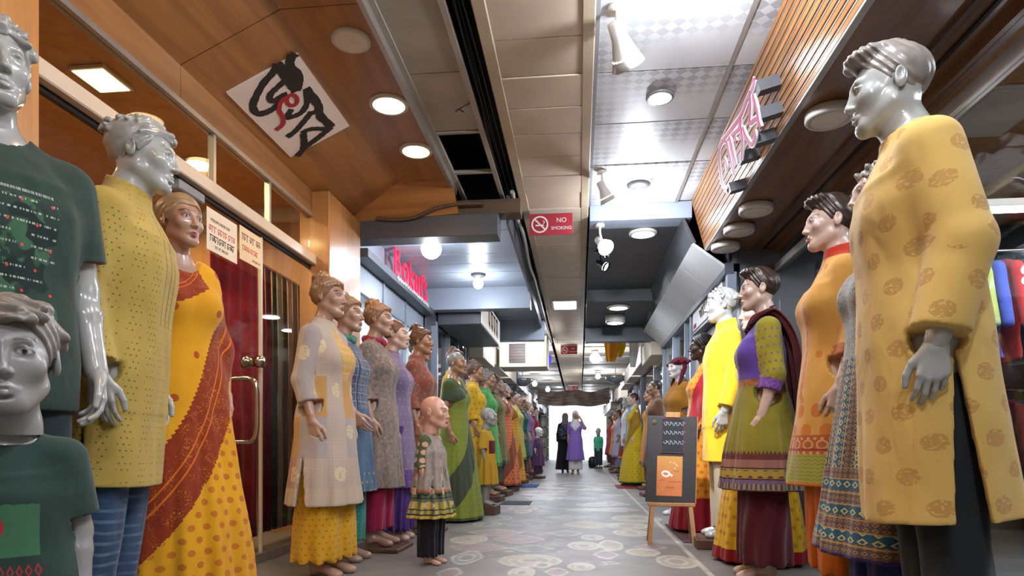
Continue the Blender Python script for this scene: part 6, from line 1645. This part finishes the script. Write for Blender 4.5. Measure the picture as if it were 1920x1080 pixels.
for k in range(9):
    t = thing('hanging_shirt', '%s shirt on the low rail inside the right shop' % SHN[(k*5+2) % 12], 'shirt', (2.12+k*.1, 4.6, 1.05), R(90+rg.uniform(-3, 3)))
    over(inst('shirt', SM[(k+1) % 2], t), cloth('low_shirt_%d' % k, SHC[(k*5+2) % 12]))
    MB().tube(smooth_pts([(-.18, 0, -.055), (0, 0, .01), (.18, 0, -.055)], 4), .006, 6).tube(smooth_pts([(0, 0, .005), (0, 0, .045), (.0, .014, .072), (0, 0, .086), (0, -.012, .075)], 4), .003, 6).build('hanger', M['black_metal'], t)
sf = thing('shop_shelf', 'dark shelf of folded cloth along the right shop wall', 'shelf', (3.9, 2.0, 0))
for z in (.4, .85, 1.3, 1.75, 2.2): MB().box(-.22, .25, -1.8, 3.6, z-.012, z+.012).build('shelf_board', M['dark_wood'], sf)
for y in (-1.8, 0, 1.8, 3.6): MB().box(-.22, .25, y-.012, y+.012, 0, 2.3).build('upright', M['dark_wood'], sf)
# ---- black display board on a small wooden easel stool
st = thing('easel_stool', 'small wooden stool holding up the black display board', 'stool', (.70, 5.0, 0), R(-4))
MB().box(-.175, .175, -.05, .09, .285, .312, .004).build('seat', M['easel_wood'], st)
for sx, sy in ((-1, -1), (1, -1), (1, 1), (-1, 1)):
    a = (sx*.14, .02+sy*.05, .287); b = (sx*.165, .02+sy*.11, 0.0); w = .016
    MB()._add([(b[0]-w, b[1]-w, 0), (b[0]+w, b[1]-w, 0), (b[0]+w, b[1]+w, 0), (b[0]-w, b[1]+w, 0), (a[0]-w, a[1]-w, a[2]), (a[0]+w, a[1]-w, a[2]), (a[0]+w, a[1]+w, a[2]), (a[0]-w, a[1]+w, a[2])], [(0, 3, 2, 1), (4, 5, 6, 7), (0, 1, 5, 4), (1, 2, 6, 5), (2, 3, 7, 6), (3, 0, 4, 7)]).build('leg', M['easel_wood'], st)
bd = thing('display_board', 'black display board with chalk panel and orange poster beside the walkway', 'board', (.69, 4.985, .3125), R(-4)); bd.rotation_euler = (R(-5), R(1.8), R(-4))
MB().box(-.185, .185, 0, .022, 0, .665, .003).build('panel', plain('black_board', '2a2829', .5, 0, .08), bd)
MB().box(.185, .192, .0, .022, 0, .665).build('edge_strip', M['easel_wood'], bd)
cp = MB().box(-.075, .085, -.006, 0, .385, .640, .001).build('chalk_panel', plain('chalk_slate', '23262f', .8, 0, .15, 20), bd)
m = MB()
for a in ((-.078, .088, .640, .646), (-.078, .088, .379, .385)): m.box(a[0], a[1], -.009, 0, a[2], a[3])
for a in ((-.081, -.075), (.085, .091)): m.box(a[0], a[1], -.009, 0, .379, .646)
m.build('chalk_frame', plain('dull_red_frame', '5c2a34', .6), cp)
m = MB(); rg = random.Random(12)
for row, z in enumerate((.615, .545, .47, .43)):
    if row == 3: continue
    x = -.062
    while x < .07:
        h = .036; P = [(x, z), (x+.012, z-h*.6), (x+.024, z-h*.2), (x+.018, z+.004), (x+.034, z-.006)]
        m.stroke(smooth_pts([(a+rg.uniform(-.003, .003), b+rg.uniform(-.004, .004)) for a, b in P], 3), .0042, .0005, lambda p, d: (p[0], -.0062-d, p[1])); x += .031
m.build('chalk_script', plain('chalk', '9aa0a4', .9), cp)
ps = MB().box(-.105, .085, -.004, 0, .05, .355).build('poster', material('orange_poster', lambda c: c.mix(c.mix('b86a34', 'b48a3c', c.z.ramp(.15, .36)), 'c27a50', c.noise(14, 3).ramp(.45, .7)*.6), .6), bd)
m = MB(); lf = lambda p, d: (p[0], -.0045-d, p[1])
m.stroke(smooth_pts([(-.07, .215), (-.055, .235), (-.025, .235), (-.01, .215), (-.03, .20), (-.055, .205), (-.065, .22)], 4), .014, .0004, lf)
m.stroke(smooth_pts([(-.01, .215), (.01, .21), (.002, .20)], 3), .01, .0006, lf)
for a, b in ((.02, .305), (.035, .295), (.03, .265), (-.005, .31), (.045, .285)): m.stroke([(a-.004, b), (a+.004, b)], .008, .0005, lf)
m.build('white_motif', plain('poster_white', 'd8d2d0', .7), ps)
m = MB()
for z, a, b in ((.165, -.02, .07), (.12, -.04, .03), (.245, .02, .05), (.175, -.08, -.05)):
    x = a
    while x < b: m.stroke([(x, z), (x+.006, z-.010), (x+.011, z)], .003, .0004, lf); x += .014
m.build('maroon_lettering', plain('poster_maroon', '7c2a24', .7), ps)
m = MB(); m.lathe([(.010, -.003), (.019, -.003), (.019, 0), (.010, 0), (.010, -.003)], (-.135, 0, .615), 20, 'y'); m.build('green_ring_emblem', plain('emblem_green', '2c5a34', .6), bd)
m = MB(); m.lathe([(.001, -.004), (.009, -.004), (.009, 0), (.001, 0)], (-.135, 0, .615), 16, 'y'); m.build('red_dot_emblem', plain('emblem_red', '9c2420', .6), bd)
MB().box(-.05, .06, -.012, .03, .652, .695, .004).build('wooden_clip', M['easel_wood'], bd)
# ---- mats
def mat_(x0, x1, y0, y1, mt, label, sk=0.0):
    o = MB().prism([(x0-(x0+x1)/2, y0-y0), (x1-(x0+x1)/2, 0), (x1-(x0+x1)/2+sk, y1-y0), (x0-(x0+x1)/2+sk, y1-y0)], 'z', 0, .008).build('door_mat', mt); o.location = ((x0+x1)/2, y0, .001); tag(o, label, 'mat')
mat_(.80, 1.45, 5.02, 6.15, M['rubber'], 'maroon door mat on the floor behind the easel stool')
mat_(-1.0, -.62, 8.0, 8.5, plain('dark_teal_mat', '3a4648', .9), 'dark teal mat before the left row')
mat_(-1.06, -.75, 11.3, 12.2, plain('blue_mat', '2c4a8c', .9), 'blue mat before the left row')
mat_(.66, 1.0, 11.2, 12.2, plain('red_mat', '8c2a34', .9), 'red mat under the yellow-green sari')
mat_(-1.0, -.8, 15.0, 15.7, plain('grey_mat', '5a6464', .9), 'grey mat far along the left row')
# ---- two people walking in from the daylight
figP = Figure(FEM, arms={1: dict(el=(.27, -.06, 1.25), wr=(.15, -.12, 1.52), hd=(-.5, -.05, .7), pn=(-.3, .9, 0), tt=(-.8, 0, -.5))})
pm_ = body_mesh(figP, SK['skin_brown'], FACE, h=.014, head_h=.0055, hand_h=.006)
p1 = thing('person', 'person in purple tunic, white shawl and white trousers raising a hand to the head', 'person', (-.10, 17.0, 0), R(0)); p1.scale = (.95,)*3
inst('body', pm_, p1)
V, F, sg_ = garment(figP, kam_rows(.38, .25, .19), sleeves=two(1.0, .022), collar=(1.44, 1.50, .074, .064, .25), pleats=(7, .012, .95, .4), h=.013, seed=40)
over(inst('tunic', cloth_mesh('tunic', figP, V, F, sg_, None), p1), cloth('purple_tunic', '7d63b0')); over(inst('trousers', GM['pants_far'], p1), cloth('white_cotton', 'c8c6c8'))
f = Field(); hc = figP.hc
f.ell((0, hc[1]+.02, hc[2]+.03), (.09, .11, .10), .02); f.cap((0, .02, hc[2]-.05), (0, .01, 1.40), .085, .11, .05); f.ell((0, -.04, 1.30), (.15, .12, .16), .06)
f.ell((0, hc[1]-.10, hc[2]-.02), (.052, .08, .075), .02, 's')
V, F = sculpt(f, (-.25, -.25, 1.1), (.25, .25, 1.8), .012); inst('headscarf', mesh_np('headscarf', V, F, True, cloth('white_headscarf', 'c6c4c8')), p1)
p2 = thing('person', 'person in long black robe carrying a dark patterned backpack', 'person', (-.38, 17.5, 0), R(176)); p2.scale = (.93,)*3
over(inst('body', body_of('Fl')[0], p2), SK['skin_brown'])
V, F, sg_ = garment(figF, [(.10, .27, .22, 0), (.5, .24, .19, 0), (.92, .205, .15, 0), (1.15, .17, .125, 0), (1.27, .17, .12, 0)], sleeves=two(1.9, .03), collar=(1.44, 1.52, .08, .07, .2), pleats=(7, .014, .95, .1), h=.013, seed=41)
inst('robe', cloth_mesh('robe', figF, V, F, sg_, cloth('black_robe', '16151a')), p2)
f = Field(); hc = figF.hc
f.ell((0, hc[1]+.02, hc[2]+.03), (.092, .112, .10), .02); f.cap((0, .03, hc[2]-.05), (0, .02, 1.40), .085, .12, .05); f.ell((0, hc[1]-.10, hc[2]-.02), (.052, .08, .075), .02, 's')
V, F = sculpt(f, (-.25, -.25, 1.25), (.25, .25, 1.8), .012); inst('headscarf', mesh_np('headscarf', V, F, True, cloth('grey_scarf', '6a5a60')), p2)
f = Field(); f.ell((0, .20, 1.18), (.17, .10, .24), .02); f.ell((0, .28, 1.10), (.12, .05, .12), .03)
V, F = sculpt(f, (-.25, .05, .85), (.25, .4, 1.5), .012)
bpk = inst('backpack', mesh_np('backpack', V, F, True, cloth('patterned_backpack', fn_mixprint('191c26', '3a4456', '6a7484', 26))), p2)
m = MB()
for s in (-1, 1): m.tube(smooth_pts([(s*.09, .16, 1.36), (s*.11, .05, 1.47), (s*.12, -.09, 1.38), (s*.13, -.12, 1.2), (s*.15, .04, 1.02), (s*.12, .16, 1.0)], 4), .016, 6)
m.build('straps', cloth('backpack_straps', '14161c'), bpk)
# ---- far end: tarpaulin, rack, hanging bits
tp = ribbon('tarpaulin', [(-1.55, 24.0, 2.60), (-.9, 24.05, 2.48), (-.2, 24.0, 2.54), (.5, 24.05, 2.48), (1.12, 24.0, 2.60)], [(0, .05, .30), (0, .1, .28), (0, .05, .30), (0, .1, .28), (0, .05, .30)], .02, 5, .07, 24, 8)
o = link(bpy.data.objects.new('tarpaulin', tp)); tp.materials.append(cloth('brown_tarpaulin', lambda c: c.mix('9a8a80', '6a5a52', c.noise(3, 4).ramp(.35, .65)))); tag(o, 'crumpled brown tarpaulin slung across the arcade before the doorway', 'tarpaulin')
rk = thing('display_rack', 'black open rack with pale boxes beside the bright doorway', 'rack', (-1.72, 31.6, 0))
for y in (-.5, .5):
    for x in (-.16, .16): MB().box(x-.015, x+.015, y-.015, y+.015, 0, 2.7).build('upright', M['black_metal'], rk)
for z in (.15, .65, 1.15, 1.65, 2.15, 2.65): MB().box(-.17, .17, -.5, .5, z-.012, z+.012).build('shelf_board', M['black_metal'], rk)
rg = random.Random(9); k = 0
for z in (.662, 1.162, 1.662, 2.162):
    for j, y in enumerate((-.1,)):
        o = MB().box(-.12, .12, -.12, .12, 0, rg.uniform(.16, .3), .006).build('carton', plain('carton_%d' % k, rg.choice(('b8b0a0', '8a8478', 'a09080', 'c2c0bc')), .8)); o.location = (-1.72, 31.6+y, z)
        tag(o, 'pale carton on the %s shelf of the black rack beside the doorway' % ('second', 'third', 'fourth', 'fifth')[k], 'box', 'cartons on the black rack'); k += 1
bh = thing('bulkhead_box', 'cream boxed bulkhead with dark grille under the far left ceiling', 'bulkhead', (-1.08, 13.0, 2.30))
MB().box(-.50, .45, -.4, .4, 0, .62, .01).build('casing', M['cream_wall'], bh); MB().box(-.30, .02, -.41, -.395, .08, .46).build('grille', M['dark_wood'], bh)
for k in range(6): MB().box(-.30, .02, -.418, -.41, .10+k*.06, .118+k*.06).build('louvre', M['beam_dark'], bh)
for (x, y, z), lb in zip(((-1.55, 17.5, 2.36), (.98, 17.6, 2.42)), ('grey dome hanging over the left row before the tarpaulin', 'grey dome hanging over the right row before the tarpaulin')):
    t = thing('hanging_dome', lb, 'dome', (x, y, z)); MB().lathe([(.001, .0), (.12, .02), (.24, .09), (.30, .2), (.29, .21), (.001, .12)], (0, 0, 0), 28).build('shell', plain('grey_dome', '8a9098', .25, .3), t); MB().tube([(0, 0, .12), (0, 0, .60)], .012, 8).build('stem', M['alu'], t)
PEN = [(.62, 12.6, 2.93, .16, .55, 'd8901c', 'orange yellow pennant hanging right of the duct'), (.80, 12.9, 2.93, .12, .42, 'c9b020', 'yellow pennant hanging beside the orange one'), (1.02, 12.3, 2.93, .10, .70, 'd0d0d2', 'long white sheet hanging above the right row'), (-.78, 15.5, 2.93, .1, .3, '3a3ac0', 'small blue pennant hanging left of the duct')]
for k, (x, y, z, w, h, c1, lb) in enumerate(PEN):
    me = ribbon('hanging_pennant', [(0, 0, 0), (.02, .02, -h*.5), (-.01, 0, -h)], [(w, .03, 0), (w*.9, .05, 0), (w*.5, .02, 0)], .004, 2, .02, 12, 6); me.materials.append(cloth('pennant_%d' % k, c1))
    o = link(bpy.data.objects.new('hanging_pennant', me)); o.location = (x, y, z); tag(o, lb, 'pennant')
bg = MB().lathe([(.001, 0), (.10, 0), (.14, .05), (.15, .2), (.12, .34), (.05, .38), (.001, .38)], (0, 0, 0), 20).build('black_bag', M['cable']); bg.location = (.45, 21.6, 0); tag(bg, 'squat black bag on the floor near the far doorway', 'bag')
